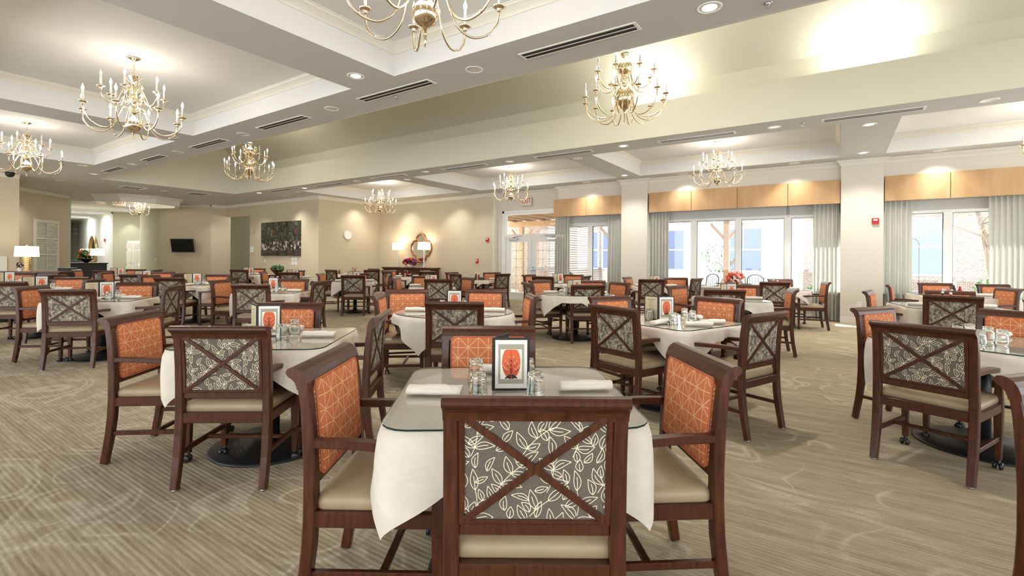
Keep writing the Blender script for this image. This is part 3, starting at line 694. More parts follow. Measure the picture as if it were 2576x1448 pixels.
def make_menu(ang,lod=False):
    SW=1.1
    """tri-fold stand-up menu: photo panel faces -Y, text panel hinged on its left edge by ang"""
    r=empty('menu_stand'); w,h=.160,.228
    def panel(b,x0,x1,y,t,mat,z0=0,z1=h,MM=None): b.box(x0,x1,y,y+t,z0,z1,mat,MM)
    T=Matrix.Translation((-w/2,0,0))
    H1=T; H2=T@Matrix.Rotation(ang,4,'Z')
    b=MB(); b.cbox(0,w,0,.004,0,h,.001,0,H1); b.cbox(0,w,0,.004,0,h,.001,0,H2) if ang<R(140) else b.cbox(-w*0,w,0,.004,0,h,.001,0,H2)
    b.build('cover',M['blackplastic'],r)
    for idx,HH in ((0,H1),(1,H2)):
        sgn=-1 if idx==0 else 1; y0=-.0012 if idx==0 else .0042
        b=MB(); b.box(.011,w-.011,y0,y0+.001,.010,h-.010,0,HH)
        ya=y0-.0004 if idx==0 else y0+.0011
        if idx==0:
            b.box(.024,w-.024,ya,ya+.0004,.030,h-.028,1,HH); pg=b.build('photo_page',[M['paper'],M['mat_grey']],r)
            b=MB(); y1=ya-.0004
            x0,x1,z0,z1=.034,w-.034,.050,h-.050; b.box(x0,x1,y1,y1+.0004,z0,z1,0,HH)
            cx=w/2; cz=(z0+z1)/2+.004
            def disc(rx,rz,cz_,mi,lo=-9,hi=9,e=0):
                n=24; vs=[(cx,y1-.0003-e,cz_)]; 
                for k in range(n): a=2*PI*k/n; vs.append((cx+rx*math.cos(a),y1-.0003-e,min(max(cz_+rz*math.sin(a),z0+.001),z1-.001)))
                b.add([tuple(HH@Vector(v)) for v in vs],[(0,1+(k+1)%n,1+k) for k in range(n)],mi)
            disc(.040,.072,cz+.004,1); disc(.020,.010,z0+.010,2,e=.0002); disc(.006,.012,cz-.030,3,e=.0003); disc(.005,.006,cz-.008,3,e=.0003); disc(.004,.005,cz+.012,3,e=.0003)
            def strip(p,wd,mi,e=.0004):
                vs=[]
                for i,(x,z) in enumerate(p):
                    a=p[max(i-1,0)]; c=p[min(i+1,len(p)-1)]; dx,dz=c[0]-a[0],c[1]-a[1]; L=math.hypot(dx,dz) or 1
                    for s in (-1,1): vs.append(tuple(HH@Vector((cx+x-dz/L*wd*s/2,y1-e-.0003,z+dx/L*wd*s/2))))
                b.add(vs,[(2*i,2*i+2,2*i+3,2*i+1) for i in range(len(p)-1)],mi)
            for s in (-1,1):
                strip([(s*.002,z0+.016),(s*.016,z0+.010),(s*.025,z0+.003)],.007,2)
                for q,(rx,zz) in enumerate(((.036,cz-.016),(.029,cz-.024),(.019,cz-.030),(.025,cz+.004),(.016,cz-.004),(.010,cz+.022))):
                    zb_=zz-.016; strip([(0,zb_+.010),(s*rx*.35,zb_-.002),(s*rx*.7,zb_-.003),(s*rx*.95,zb_+.007),(s*rx,zz)],.0013,2)
                    strip([(s*rx,zz),(s*rx,zz+.008)],.0017,4); strip([(s*rx-.003,zz),(s*rx+.003,zz)],.0014,3,.0005)
            strip([(0,z1-.001),(0,cz-.01)],.0014,3); strip([(0,z0+.002),(0,z0+.03)],.006,3)
            b.build('photo',[M['pic_white'],M['pic_orange'],M['pic_dark'],M['pic_red'],M['pic_white']],pg)
        else:
            pg=b.build('text_page',M['paper2'],r); b=MB(); rnd=random.Random(3)
            z=h-.040; b.box(.040,w-.040,ya,ya+.0004,z,z+.004,0,HH)
            for k in range(13):
                z-=.0118; L=rnd.uniform(.016,.042); b.box(w/2-L,w/2+L,ya,ya+.0004,z,z+.0022,0,HH)
            b.build('printed_lines',M['ink'],pg)
    return r
CHAIR=make_chair(); TUM=make_tumbler(); NAP=make_napkin()
MENUS={'v':make_menu(R(62)),'w':make_menu(R(-150)),'m':make_menu(R(118))}
used=set()
GLASSW=.764
def first_or_copy(key,o,loc,rz):
    if key not in used: used.add(key); kids(o); [kids(k) for k in kids(o)]; o.location=loc; o.rotation_euler=(0,0,rz); return o
    return copy_tree(o,None,loc,rz)
def hz(x,y):
    if x<1288: return 651.5+.0112*(x-1288)
    m=651.9+.0079*(x-1288); off=y-m
    return m if off>85 else 651.7+(m-651.7)*max(0,(off-60)/25)
# table: shape,size,turn,(lateral,depth),description,chairs[(side,x,y,heading,depth or None)], setting, cloth id
TABLES=[
('s',.93,3,(0.0,2.09),'the nearest table in the middle foreground',[('F',1352,995,0),('B',1232,818,180),('L',817,886,-91),('R',1768,886,94)],'v'),
('s',.96,4,(-1.70,3.46),'the second-nearest table, left of the foreground',[('F',553,816,2),('B',733,758,183),('L',331,783,-85),('R',963,784,95)],'m'),
('s',.95,15,(-5.42,6.44),'the table near the left edge with crossed menu',[('F',170,723,14),('B',347,706,194),('L',77,714,-81),('R',440,714,105)],'w'),
('s',.91,14,(-7.80,8.0),'the leftmost mid-distance table',[('F',12,703,14),('B',181,692,194),('R',240,698,104)],'w'),
('s',.91,10,(-10.3,9.9),'the leftmost rear table by the table lamp',[('B',60,681.5,185),('R',140,687,100)],'w'),
('s',.91,10,(-11.34,14.0),'the far-left table before the dark console',[('F',258,676,8),('B',343,673,188),('L',192,674,-70),('R',396,675,100)],'w'),
('s',.91,10,(-8.7,11.5),'the rear table below the television',[('F',334,685.5,8),('B',411,680,188),('L',265,680,-75),('R',452,684,100,11.35)],'w'),
('s',.95,4,(-3.98,8.08),'the left-centre table with a rolled napkin',[('F',630,711.5,3),('B',740,698.5,183),('L',553,700.5,-93),('R',808,704,89)],'v'),
('s',.91,4,(-6.50,9.95),'the table left of centre with pointed cloth corner',[('F',425,694,3),('B',550,687,186),('L',375,688,-93),('R',590,693,98)],'w'),
('s',.91,8,(-8.7,16.1),'the farthest table under the kitchen doorway',[('F',601,675,5),('B',649,672,185)],'w'),
('s',.91,8,(-6.2,13.8),'the rear table under the forest picture',[('F',727,682,5),('B',745,677,185),('L',661,680,-80)],'w'),
('s',.91,6,(-3.88,12.0),'the rear-centre table standing clear on the carpet',[('F',888,690,3),('B',903,684,185,12.75),('L',806,685,-86),('R',981,686,110,12.1)],'w'),
('s',.91,45,(-5.6,17.2),'the farthest table under the wall clock',[('F',832,676,-30),('B',836,673,-140),('R',936,676.5,30),('L',940,673.5,150)],'w'),
('s',.91,10,(-1.68,10.2),'the centre table behind the round one',[('F',1103,700.5,4),('B',1066,692,190),('L',996,695,-90),('R',1181,695,122,10.3)],'w'),
('s',.91,45,(-3.35,15.5),'the far table in front of the sideboard',[('F',972,680.5,-45),('B',979,677.5,-135),('R',1075,681,40),('L',1070,678,140)],'c'),
('r',1.26,0,(-0.62,5.25),'the large round table in the centre',[('F',1144,757,0),('A',1025,726,195),('B',1224,726,172),('R',1340,740,97),('L',949,737,-85)],'v'),
('r',1.10,0,(-0.95,13.6),'the far round table beside the glazed doors',[('F',1144,687,-50),('L',1136,683,-125),('B',1238,683.5,165),('R',1266,687.5,46)],'c'),
('r',1.28,0,(1.08,8.25),'the round table right of centre',[('F',1480,714,3),('L',1326,710,-75),('A',1358,703.5,-140),('B',1488,703,170),('R',1561,707,115)],'w'),
('s',.91,-10,(1.18,12.1),'the table before the narrow curtained window',[('F',1365,693.5,-25),('L',1331,689.5,-129),('B',1443,688.5,165),('R',1477,691.5,60)],'w'),
('s',.91,-5,(3.2,10.8),'the table beside the left window pier',[('F',1640,698.7,-2),('B',1700,694,178),('L',1577,693.6,-122),('R',1755,698.5,46,10.9)],'w'),
('s',.96,34,(1.52,4.56),'the turned table right of the foreground',[('F',1932,785,34),('R',1808,747,124),('B',1533,744,208),('L',1540,769,-56)],'p'),
('s',.95,-12,(3.28,7.3),'the right-centre table below the coral flowers',[('F',1824,725,-8),('B',1865,710.7,172),('L',1701,714,-140),('R',1996,728,70,6.95)],'w'),
('s',.91,0,(5.45,9.95),'the table at the middle window beside the wide pier',[('F',1950,703,-8),('B',1962,695.6,180),('L',1853,697,-120),('R',2080,707,69,9.55)],'c'),
('s',1.08,32,(3.44,3.53),'the right foreground table with many tumblers',[('F',2315,815,-58),('L',2194,771,205),('R',2575,782,122)],'g'),
('s',1.10,-25,(5.72,6.33),'the right-hand table with two sauce bottles',[('F',2397,742,-40),('B',2388,722.5,150),('L',2183,724,-134)],'b'),
('s',1.20,-25,(7.85,8.5),'the table at the far right window',[('B',2352,702,160,9.4),('A',2497,699.5,172,9.0),('L',2234,707,-130),('R',2540,712,75,7.7)],'b'),
]
SIDE={'F':'dark armchair backing the viewer at','B':'orange-fronted armchair facing the viewer at','L':'dark wood armchair left of','R':'dark wood armchair right of','A':'dark wood armchair far corner of'}
CORNER=Vector
def place_at(c,dx,dy,a):
    return (c[0]+dx*math.cos(a)-dy*math.sin(a),c[1]+dx*math.sin(a)+dy*math.cos(a))
tcache={}
for ti,(shape,size,phi,(lat,dep),desc,chairs,setting) in enumerate(TABLES):
    cx,cy,_=room(lat,dep); rz=YAW+R(phi)
    key=(shape,size)
    if key not in tcache: tcache[key]=make_table(shape,size)
    t=first_or_copy(key,tcache[key],(cx,cy,0),rz)
    tag(t,'black pedestal dining table, '+desc,'table','pedestal dining tables')
    rot=R(45)*0 if shape=='s' else R({0:8,1:0}.get(ti%2,0)+(-12 if abs(lat-1.08)<.01 else 20))
    c=make_cloth(shape,size+.012,ti+1,rot,.095,.27).build('tablecloth',M['cloth'],None,(cx,cy,0),rz)
    tag(c,'ivory cloth with pointed corners over '+desc,'tablecloth','ivory tablecloths')
    g=make_glass(shape,size+.012).build('glass_table_cover',[M['gtop'],M['gedge']],None,(cx,cy,0),rz)
    tag(g,'clear glass cover on '+desc,'glass cover','glass table covers')
    for ch in chairs:
        s,px,py,h=ch[:4]; d=ch[4] if len(ch)>4 and ch[4] else .39*F/(py-hz(px,py)); x,y,_=room((px-1288)/F*d,d); a=YAW+R(h)
        # the pixel is the middle of the top rail; seat centre lies ahead of it
        ox,oy=place_at((x,y),0,.295,a)
        o=first_or_copy('chair',CHAIR,(ox,oy,0),a)
        tag(o,SIDE[s]+' '+desc,'chair','dining armchairs')
    if not setting: continue
    rnd=random.Random(ti*5+2)
    def tt(dx,dy): return place_at((cx,cy),dx,dy,rz)
    mk=setting if setting in MENUS else 'w'
    if setting in MENUS or setting in 'pg':
        if setting=='p': mk,mp,ma='m',(-.02,.06),R(-26)
        elif setting=='g': mk=None
        else: mp,ma={'v':((.0,.0),0),'w':((0.03,0.0),R(18)),'m':((-.03,.0),R(8))}[setting]
        if mk:
            x,y=tt(*mp); o=first_or_copy(mk,MENUS[mk],(x,y,GLASSW),rz+ma)
            tag(o,'menu with chandelier photo on '+desc,'menu','stand-up menus')
    nap=[(-.335,-.07,0),(.335,-.01,0),(.05,-.33,90),(-.02,.33,0)]
    tum=[(-.14,-.10,'near left'),(-.155,.17,'far left'),(.095,-.10,'near right'),(.085,.17,'far right')]
    if shape=='r': nap=[(-.42,-.02,0),(.42,.02,-8),(.02,-.42,85),(-.1,.42,10)]
    if setting=='g': tum=[(-.28,-.05,'near left'),(-.10,-.12,'near middle'),(-.16,.10,'far left'),(.02,-.02,'middle'),(.10,.10,'far right')]; nap=nap[1:2]
    if setting=='p': nap=[(-.30,-.10,12),(.12,-.33,-20),(-.12,-.36,-38),(.36,.05,80)]; tum=[(-.20,-.16,'near left'),(-.14,.16,'far left'),(.10,-.14,'near right'),(.20,.02,'far right')]
    if setting in 'bc': tum=tum[:2]; nap=nap[:2]
    big=dep<9
    for k,(dx,dy,an) in enumerate(nap):
        x,y=tt(dx+rnd.uniform(-.015,.015),dy+rnd.uniform(-.015,.015)); o=bpy.data.objects.new('rolled_napkin',NAP); col.objects.link(o); o.location=(x,y,GLASSW+.0005); o.rotation_euler=(0,0,rz+R(an+rnd.uniform(-6,6)))
        tag(o,'rolled cream napkin, '+['left','right','near','far'][k]+' place on '+desc,'napkin','rolled napkins')
    for dx,dy,w in tum:
        x,y=tt(dx,dy); o=bpy.data.objects.new('glass_tumbler',TUM); col.objects.link(o); o.location=(x,y,GLASSW+.0005); o.rotation_euler=(0,0,rnd.uniform(0,6))
        tag(o,'upturned clear tumbler, '+w+', on '+desc,'glass','upturned tumblers')
    if setting in 'bc' or ti in (0,):
        if ti==0: continue
        def bottle(dx,dy,prof,m,cap,lab,nm,h):
            x,y=tt(dx,dy); e=empty(nm,(x,y,GLASSW)); q=MB(); q.lathe(prof,14); q.build('body',m,e); q=MB(); q.lathe(cap,12); q.build('cap',M['white'],e); tag(e,lab+', '+desc,'bottle','table condiments')
        bottle(.02,.02,[(.026,0),(.030,.01),(.030,.09),(.013,.13),(.012,.15)],M['ketchup'],[(.015,.15),(.015,.175),(.01,.18)],'red sauce bottle with white cap','sauce_bottle',.18)
        bottle(-.06,.03,[(.024,0),(.028,.01),(.028,.10),(.012,.14),(.011,.165)],M['amber'],[(.014,.165),(.014,.185),(.008,.19)],'dark sauce bottle','sauce_bottle',.19)
        x,y=tt(.10,.02); e=MB(); e.cbox(-.05,.05,-.035,.035,0,.05,.006); o=e.build('packet_caddy',M['blackplastic'],None,(x,y,GLASSW),rz); tag(o,'packet caddy on '+desc,'caddy','packet caddies')
        e=MB(); [e.box(-.04+.013*k,-.031+.013*k,-.028,.028,.012,.075,k%3) for k in range(7)]; e.build('packets',[M['white'],M['pink'],M['winglass']],o)
x,y,_=room(1.965,1.76); a=YAW+R(-163); ox,oy=place_at((x,y),0,.295,a); o=copy_tree(CHAIR,None,(ox,oy,0),a); tag(o,'nearest armchair, cut off by the lower right edge of the picture','chair','dining armchairs')
# ------------------------------------------------------------------ chandeliers
def lathe_obj(name,prof,n,m,parent,c=(0,0,0),smooth=True): b=MB(); b.lathe(prof,n,c,0,smooth); return b.build(name,m,parent)
def arm_set(root,n,r,z0,path,z_c,rnd,off=0.0,lit=.8,scroll=True):
    B=MB(); pts=catmull([(q*r,0,z) for q,z in path],5); B.tube(pts,.0085,7); 
    B.lathe([(.010,-.004),(.012,.004),(.010,.012)],8,(path[len(path)//2+1][0]*r,0,path[len(path)//2+1][1])); arm_me=B.mesh('arm',[M['brass']])
    B=MB(); B.lathe([(.006,z_c-.035),(.014,z_c-.028),(.020,z_c-.018),(.012,z_c-.010),(.030,z_c-.004),(.050,z_c+.006),(.048,z_c+.010),(.018,z_c+.008),(.016,z_c+.03),(.012,z_c+.032)],14,(r,0,0)); cup=B.mesh('drip_pan',[M['brass']])
    B=MB(); B.lathe([(.0115,z_c+.03),(.0115,z_c+.135),(.008,z_c+.136)],10,(r,0,0)); can=B.mesh('candle_sleeve',[M['candle']])
    prof=[(.006,z_c+.135),(.010,z_c+.145),(.0155,z_c+.162),(.0145,z_c+.178),(.008,z_c+.197),(.003,z_c+.212),(.0005,z_c+.222)]
    B=MB(); B.lathe(prof,10,(r,0,0)); bl=B.mesh('flame_bulb',[M['bulb']]); B=MB(); B.lathe(prof,10,(r,0,0)); bu=B.mesh('flame_bulb',[M['bulboff']])
    for k in range(n):
        a=2*PI*(k+off)/n
        o=bpy.data.objects.new('candle_arm',arm_me); col.objects.link(o); o.parent=root; o.rotation_euler=(0,0,a)
        for nm,me in (('drip_pan',cup),('candle_sleeve',can),('flame_bulb',bl if rnd.random()<lit else bu)):
            q=bpy.data.objects.new(nm,me); col.objects.link(q); q.parent=o
def scrolls(root,n,z,r0,name='scroll_ornament'):
    b=MB()
    for k in range(n):
        a=2*PI*(k+.5)/n; ca,sa=math.cos(a),math.sin(a); pts=[]
        for i in range(16):
            t=i/15; q=t*2.2*PI; rr=.045*(1-t*.75); pts.append(((r0+.045+rr*math.cos(q+PI))*ca,(r0+.045+rr*math.cos(q+PI))*sa,z+rr*math.sin(q+PI)*1.2))
        b.tube(pts,.004,5)
        pts=[((r0+.02+.05*t+.03*math.sin(4*t))*ca,(r0+.02+.05*t+.03*math.sin(4*t))*sa,z+.05+.09*t) for t in (0,.25,.5,.75,1)]; b.tube(pts,.0035,5)
    b.build(name,M['brass'],root)
def chain(root,z0,z1):
    b=MB(); n=max(2,int((z1-z0)/.032)); L=(z1-z0)/n
    for k in range(n):
        c=z0+L*(k+.5); pts=[]
        for i in range(10):
            q=2*PI*i/10; u=.011*math.cos(q); w=(L*.62)*math.sin(q); pts.append((u,0,c+w) if k%2 else (0,u,c+w))
        b.tube(pts,.0028,5,0,True)
    b.build('chain',M['brass'],root)
def chandelier_small(name,x,y,ztop,drop,Rr,label,n1=8,n2=6,seed=1,group='brass tray chandeliers',spike=False):
    """origin at the ceiling; z negative downwards"""
    r=empty(name,(x,y,ztop)); rnd=random.Random(seed); tag(r,label,'chandelier',group)
    lathe_obj('canopy',[(.07,0),(.075,-.008),(.05,-.016),(.03,-.03),(.012,-.038),(.008,-.05)][::-1],24,M['brass'],r)
    k=drop/1.04; zt=-.22*k; chain(r,zt,-.05)
    st=[(.004,-1.0),(.010,-.985),(.012,-.97),(.03,-.955),(.072,-.925),(.094,-.885),(.090,-.84),(.06,-.80),(.026,-.775),(.020,-.74),(.034,-.72),(.044,-.70),(.024,-.67),(.018,-.60),(.036,-.57),(.05,-.54),(.03,-.51),(.02,-.48),(.026,-.44),(.042,-.42),(.020,-.39),(.028,-.34),(.036,-.30),(.05,-.27),(.065,-.245),(.066,-.24),(.02,-.235),(.012,-.22)]
    lathe_obj('stem',[(a,z*k) for a,z in st],22,M['brass'],r)
    if spike: b=MB(); b.lathe([(.002,-1.10*k),(.010,-1.05*k),(.016,-.97*k)],10); b.build('finial',M['brass'],r)
    else:
        b=MB(); b.tube([(.028*math.cos(q),0,-1.028*k+.028*math.sin(q)) for q in [2*PI*i/14 for i in range(14)]],.004,6,0,True); b.build('ring',M['brass'],r)
    P1=[(.06,-.70*k),(.20,-.66*k),(.30,-.75*k),(.40,-.90*k),(.60,-.975*k),(.82,-.945*k),(.96,-.86*k),(1,-.76*k)]
    arm_set(r,n1,Rr,0,P1,-.725*k,rnd,.2,.85)
    P2=[(.08,-.45*k),(.25,-.40*k),(.40,-.48*k),(.55,-.60*k),(.78,-.63*k),(.95,-.57*k),(1,-.50*k)]
    arm_set(r,n2,Rr*.62,0,P2,-.465*k,rnd,.45,.75)
    scrolls(r,6,-.55*k,.05); scrolls(r,6,-.36*k,.03); return r
def chandelier_big(x,y,zt,label,seed):
    r=empty('vault_chandelier',(x,y,zt)); rnd=random.Random(seed); tag(r,label,'chandelier','large vault chandeliers'); z=lambda q:q-zt
    lathe_obj('canopy',[(.09,0),(.09,-.01),(.05,-.025),(.012,-.05)][::-1],24,M['brass'],r); chain(r,z(4.50),-.05)
    st=[(.006,3.44),(.012,3.47),(.02,3.50),(.05,3.53),(.11,3.60),(.135,3.68),(.13,3.75),(.10,3.81),(.045,3.86),(.03,3.89),(.06,3.93),(.065,3.96),(.04,3.99),(.03,4.01),(.06,4.03),(.10,4.08),(.11,4.13),(.095,4.19),(.04,4.24),(.025,4.27),(.05,4.29),(.062,4.325),(.05,4.36),(.02,4.385),(.035,4.41),(.05,4.43),(.02,4.45),(.01,4.50)]
    lathe_obj('stem',[(a,z(b_)) for a,b_ in st],26,M['brass'],r); b=MB(); b.lathe([(.014,z(3.34)),(.016,z(3.355)),(.008,z(3.37)),(.007,z(3.45))],10); b.build('finial',M['brass'],r)
    arm_set(r,12,.58,0,[(.20,z(3.72)),(.23,z(3.60)),(.32,z(3.45)),(.55,z(3.38)),(.80,z(3.42)),(.96,z(3.53)),(1,z(3.64))],z(3.67),rnd,.3,.7)
    arm_set(r,8,.42,0,[(.22,z(4.08)),(.27,z(3.95)),(.42,z(3.83)),(.65,z(3.80)),(.86,z(3.86)),(1,z(3.98))],z(4.02),rnd,.1,.8)
    scrolls(r,8,z(3.72),.13); scrolls(r,8,z(4.12),.10); return r
chandelier_small('tray_chandelier',-7.60,2.45,ZT,1.04,.54,'eighteen-light brass chandelier in the left ceiling tray, its full body visible',8,6,3)
chandelier_small('tray_chandelier',-13.05,2.50,ZT,1.02,.54,'brass chandelier at the far left edge of the ceiling',8,6,4)
chandelier_small('tray_chandelier',-2.40,2.45,ZT,1.04,.54,'brass chandelier cut off by the top edge, only ball and arms showing',8,6,5,spike=True)
chandelier_small('tray_chandelier',-12.77,11.0,ZT,1.12,.50,'brass chandelier hanging before the mirror wall corner',8,6,6)
chandelier_small('tray_chandelier',-7.55,11.1,ZT,1.0,.50,'brass chandelier hanging in front of the right-hand exit sign',8,6,7)
chandelier_small('tray_chandelier',-2.18,11.08,ZT,1.0,.48,'brass chandelier hanging before the middle window valance',8,6,8)
chandelier_small('tray_chandelier',2.90,11.0,ZT,1.0,.50,'brass chandelier cropped by the right edge of the picture',8,6,9)
chandelier_big(-12.97,6.74,5.85,'two-tier brass chandelier in the vaulted bay, the farther left one',10)
chandelier_big(-2.60,6.74,5.85,'two-tier brass chandelier in the vaulted bay, the nearer right one',12)
# octagonal dropped ring with its own small chandelier
oc=at_z(345,498,3.45); OC=(-22.15,7.35)
b=MB(); n=8; R1,R2,R3=1.75,1.62,1.35
def oct_(r,z,a0=R(22.5-20)): return [(OC[0]+.80*r*math.cos(a0+2*PI*k/n),OC[1]+.80*r*math.sin(a0+2*PI*k/n),z) for k in range(n)]
b.rings([oct_(1.86,ZC),oct_(1.84,ZC-.03),oct_(1.76,ZC-.07),oct_(1.72,ZC-.10),oct_(1.70,ZC-.12),oct_(1.70,ZC-.26),oct_(1.50,ZC-.26),oct_(1.50,ZC-.06)],0,False,False,False)
b.rings([oct_(1.50,ZC-.06),oct_(.01,ZC-.05)],1,False,False,False); o=struct(b.build('ceiling_octagon',[M['trim'],M['ceil']]))
chs=chandelier_small('octagon_chandelier',OC[0],OC[1],ZC-.05,.62,.30,'small six-arm brass chandelier under the octagonal ceiling ring',6,3,14,'octagon chandelier')

# ------------------------------------------------------------------ ceiling fittings
lit=[(895,191),(1785,19),(652,485),(766,473),(1568,367),(2187,313),(2172,384),(1571,441)]
unlit=[(1193,175),(834,273),(611,337),(432,343.5),(448,382),(333,412.5),(237,437.5),(210,416),(151,454),(102,470),(1453,398),(1071,432),(719,492),(750,483),(1282,406),(1948,320),(2489,252),(1720,437),(1998,410),(2364,379),(1479,459),(1182,479),(1135,490),(1007,501),(914,502),(898,455),(1025,451.5),(613,501),(413,480),(542,510),(238,513),(194,522)]
def dl_mesh(on):
    b=MB(); b.lathe([(.098,-.006),(.105,-.003),(.105,0)],24,(0,0,0),0,True,False); b.lathe([(.098,-.006),(.085,.0)],24,(0,0,0),0,True,False); b.lathe([(.085,0.0),(.075,-.001),(.062,-.0015)],24,(0,0,0),1,True,False)
    return b.mesh('trim_ring',[M['white'],M['reflector']])
RING=dl_mesh(True)
def lens_mesh(m): b=MB(); b.lathe([(.063,-.0025),(.001,-.004)][::1],20,(0,0,0),0,True,False); return b.mesh('lens',[m])
LON=lens_mesh(M['lens']); LOFF=lens_mesh(M['reflector'])
def nearby(x,y):
    near_=[('the left near tray',-7.5,2.4),('the far-left tray',-12.8,2.4),('the top centre tray',-2.2,2.4),('the vaulted bay far end',-18.5,6.7),('the clock wall tray',-12.6,11),('the door tray',-7.3,11),('the middle window tray',-2.2,11),('the right window tray',3,11),('the hall ceiling',-25,8)]
    return min(near_,key=lambda q:(q[1]-x)**2+(q[2]-y)**2)[0]
fix=[]
for on,lst in ((1,lit),(0,unlit)):
    for px,py in lst:
        x,y,_=at_z(px,py,ZC)
        if y>12.6 and x>-15: y=12.62
        r=empty('recessed_downlight',(x,y,ZC)); a=bpy.data.objects.new('trim_ring',RING); col.objects.link(a); a.parent=r; q=bpy.data.objects.new('lens',LON if on else LOFF); col.objects.link(q); q.parent=r
        h='upper' if py<250 else ('middle' if py<430 else 'lower'); side='left' if px<700 else ('centre' if px<1500 else 'right')
        tag(r,'%s ceiling downlight, %s %s of picture, by %s'%('glowing' if on else 'unlit chrome',h,side,nearby(x,y)),'ceiling light','recessed downlights'); fix.append((x,y,on))
vents=[((1308,140),(1610,68)),((905,251),(1090,205)),((652,323),(774,293)),((482,371),(568,351)),((358,403),(418,391)),((262,431),(310,420)),((1114.6,426),(1225,413.5)),((935,448),(1022,439)),((793,468),(863,460)),((676,481),(738,475)),((1346.7,396.5),(1490,378.5)),((1657,357),(1851,332.5)),((2067,303),(2329,271.5))]
for i,(p,q) in enumerate(vents):
    a=at_z(*p,ZC); c=at_z(*q,ZC); ym_=(a[1]+c[1])/2; L=abs(c[0]-a[0]); x=(a[0]+c[0])/2
    r=empty('linear_air_diffuser',(x,ym_,ZC)); b=MB(); w=.085
    b.box(-L/2,L/2,-w,-w+.02,-.008,0); b.box(-L/2,L/2,w-.02,w,-.008,0); b.box(-L/2,-L/2+.03,-w+.02,w-.02,-.008,0); b.box(L/2-.03,L/2,-w+.02,w-.02,-.008,0); b.box(-L/2+.03,L/2-.03,-.012,.012,-.006,0); b.build('frame',M['white'],r)
    b=MB(); b.box(-L/2+.03,L/2-.03,-w+.02,-.012,-.0065,0); b.box(-L/2+.03,L/2-.03,.012,w-.02,-.0065,0); b.build('slots',M['darkslot'],r)
    row='near beam' if ym_<6 else 'far beam'; order=['first','second','third','fourth','fifth','sixth','fourth','fifth','sixth','seventh','third','second','first'][i]
    tag(r,'long two-slot ceiling air diffuser on the %s, %s from the right end'%(row,order),'air vent','ceiling air diffusers')
for i,(px,py) in enumerate([(334,471.4),(214,504),(500,487)]):
    x,y,_=at_z(px,py,ZC); r=MB(); r.cbox(-.3,.3,-.3,.3,-.012,0,.004); o=r.build('square_air_grille',M['white'],None,(x,y,ZC)); tag(o,'square ceiling air grille %s'%['between vault end and octagon ring','left of the octagon ring','right of the octagon ring'][i],'air vent','square air grilles')
    r=MB(); [r.box(-.26,.26,-.25+.1*k,-.19+.1*k,-.014,-.012) for k in range(5)]; r.build('louvre_slots',M['darkslot'],o)
b=MB(); b.lathe([(.035,-.004),(.038,0)],12,(0,0,0),0,True,False); b.lathe([(.036,-.004),(.012,-.012),(.008,-.03)],10,(0,0,0)); b.lathe([(.022,-.042),(.022,-.040),(.004,-.030)],10,(0,0,0)); SPR=b.mesh('sprinkler_head',[M['steel']])
spr=[(996,244),(1932,8),(2020,309),(2043,407),(1587,451),(583,355),(190,466),(142,484),(254,444),(372,412),(775,470),(554,517),(1029,503),(633,488),(464,513)]
SPL=['below the second near air diffuser','at the top edge right of the lit downlight','on the far beam right of centre','near the wide window pier crown','above the left window pier','beside the left tray corner','mid left hall ceiling','left hall by the crown moulding','at the vault far corner','by the far-left tray corner','beside the lit far downlight','right hall above the passage','above the mirror wall','just past the vault end','above the television wall']
for (px,py),w in zip(spr,SPL):
    x,y,_=at_z(px,py,ZC); o=bpy.data.objects.new('sprinkler_head',SPR); col.objects.link(o); o.location=(x,y,ZC); tag(o,'ceiling sprinkler head '+w,'sprinkler','sprinkler heads')
x,y,_=at_z(42,433,ZC); b=MB(); b.lathe([(.001,-.13),(.05,-.12),(.085,-.08),(.095,-.04),(.10,0)],18); o=b.build('security_camera_dome',M['blackplastic'],None,(-18.35,3.2,ZC)); tag(o,'black dome security camera at the left wall top','camera')

# ------------------------------------------------------------------ things on and along the walls
def text(s,size,parent,loc,rot,m,ext=.002):
    c=bpy.data.curves.new('lettering','FONT'); c.body=s; c.size=size; c.align_x='CENTER'; c.align_y='CENTER'; c.extrude=ext; c.materials.append(m)
    tmp=bpy.data.objects.new('lettering',c); col.objects.link(tmp); bpy.context.view_layer.update()
    me=bpy.data.meshes.new_from_object(tmp.evaluated_get(bpy.context.evaluated_depsgraph_get())); bpy.data.objects.remove(tmp)
    o=bpy.data.objects.new('lettering',me); col.objects.link(o); o.parent=parent; o.location=loc; o.rotation_euler=rot; return o
def exit_sign(loc,rz,label,w=.36,h=.24):
    r=empty('exit_sign',loc,rz); b=MB(); b.cbox(-w/2,w/2,-.06,0,0,h,.006); b.cbox(-w/2-.01,w/2+.01,-.09,0,-.03,0,.005); b.build('housing',M['signwhite'],r); tag(r,label,'sign','exit signs')
    t=text('EXIT',.21,r,(0,-.062,h/2),(PI/2,0,0),M['exitred']); t.scale=(.78,1.15,1)
exit_sign((-8.37,13.24,3.09),0,'white EXIT sign with red letters above the glazed doors')
p=at_d(300,517,18.5); exit_sign((p[0],p[1],ZC-.27),YAW+R(38),'hanging EXIT sign left of the small chandelier',.38,.24)
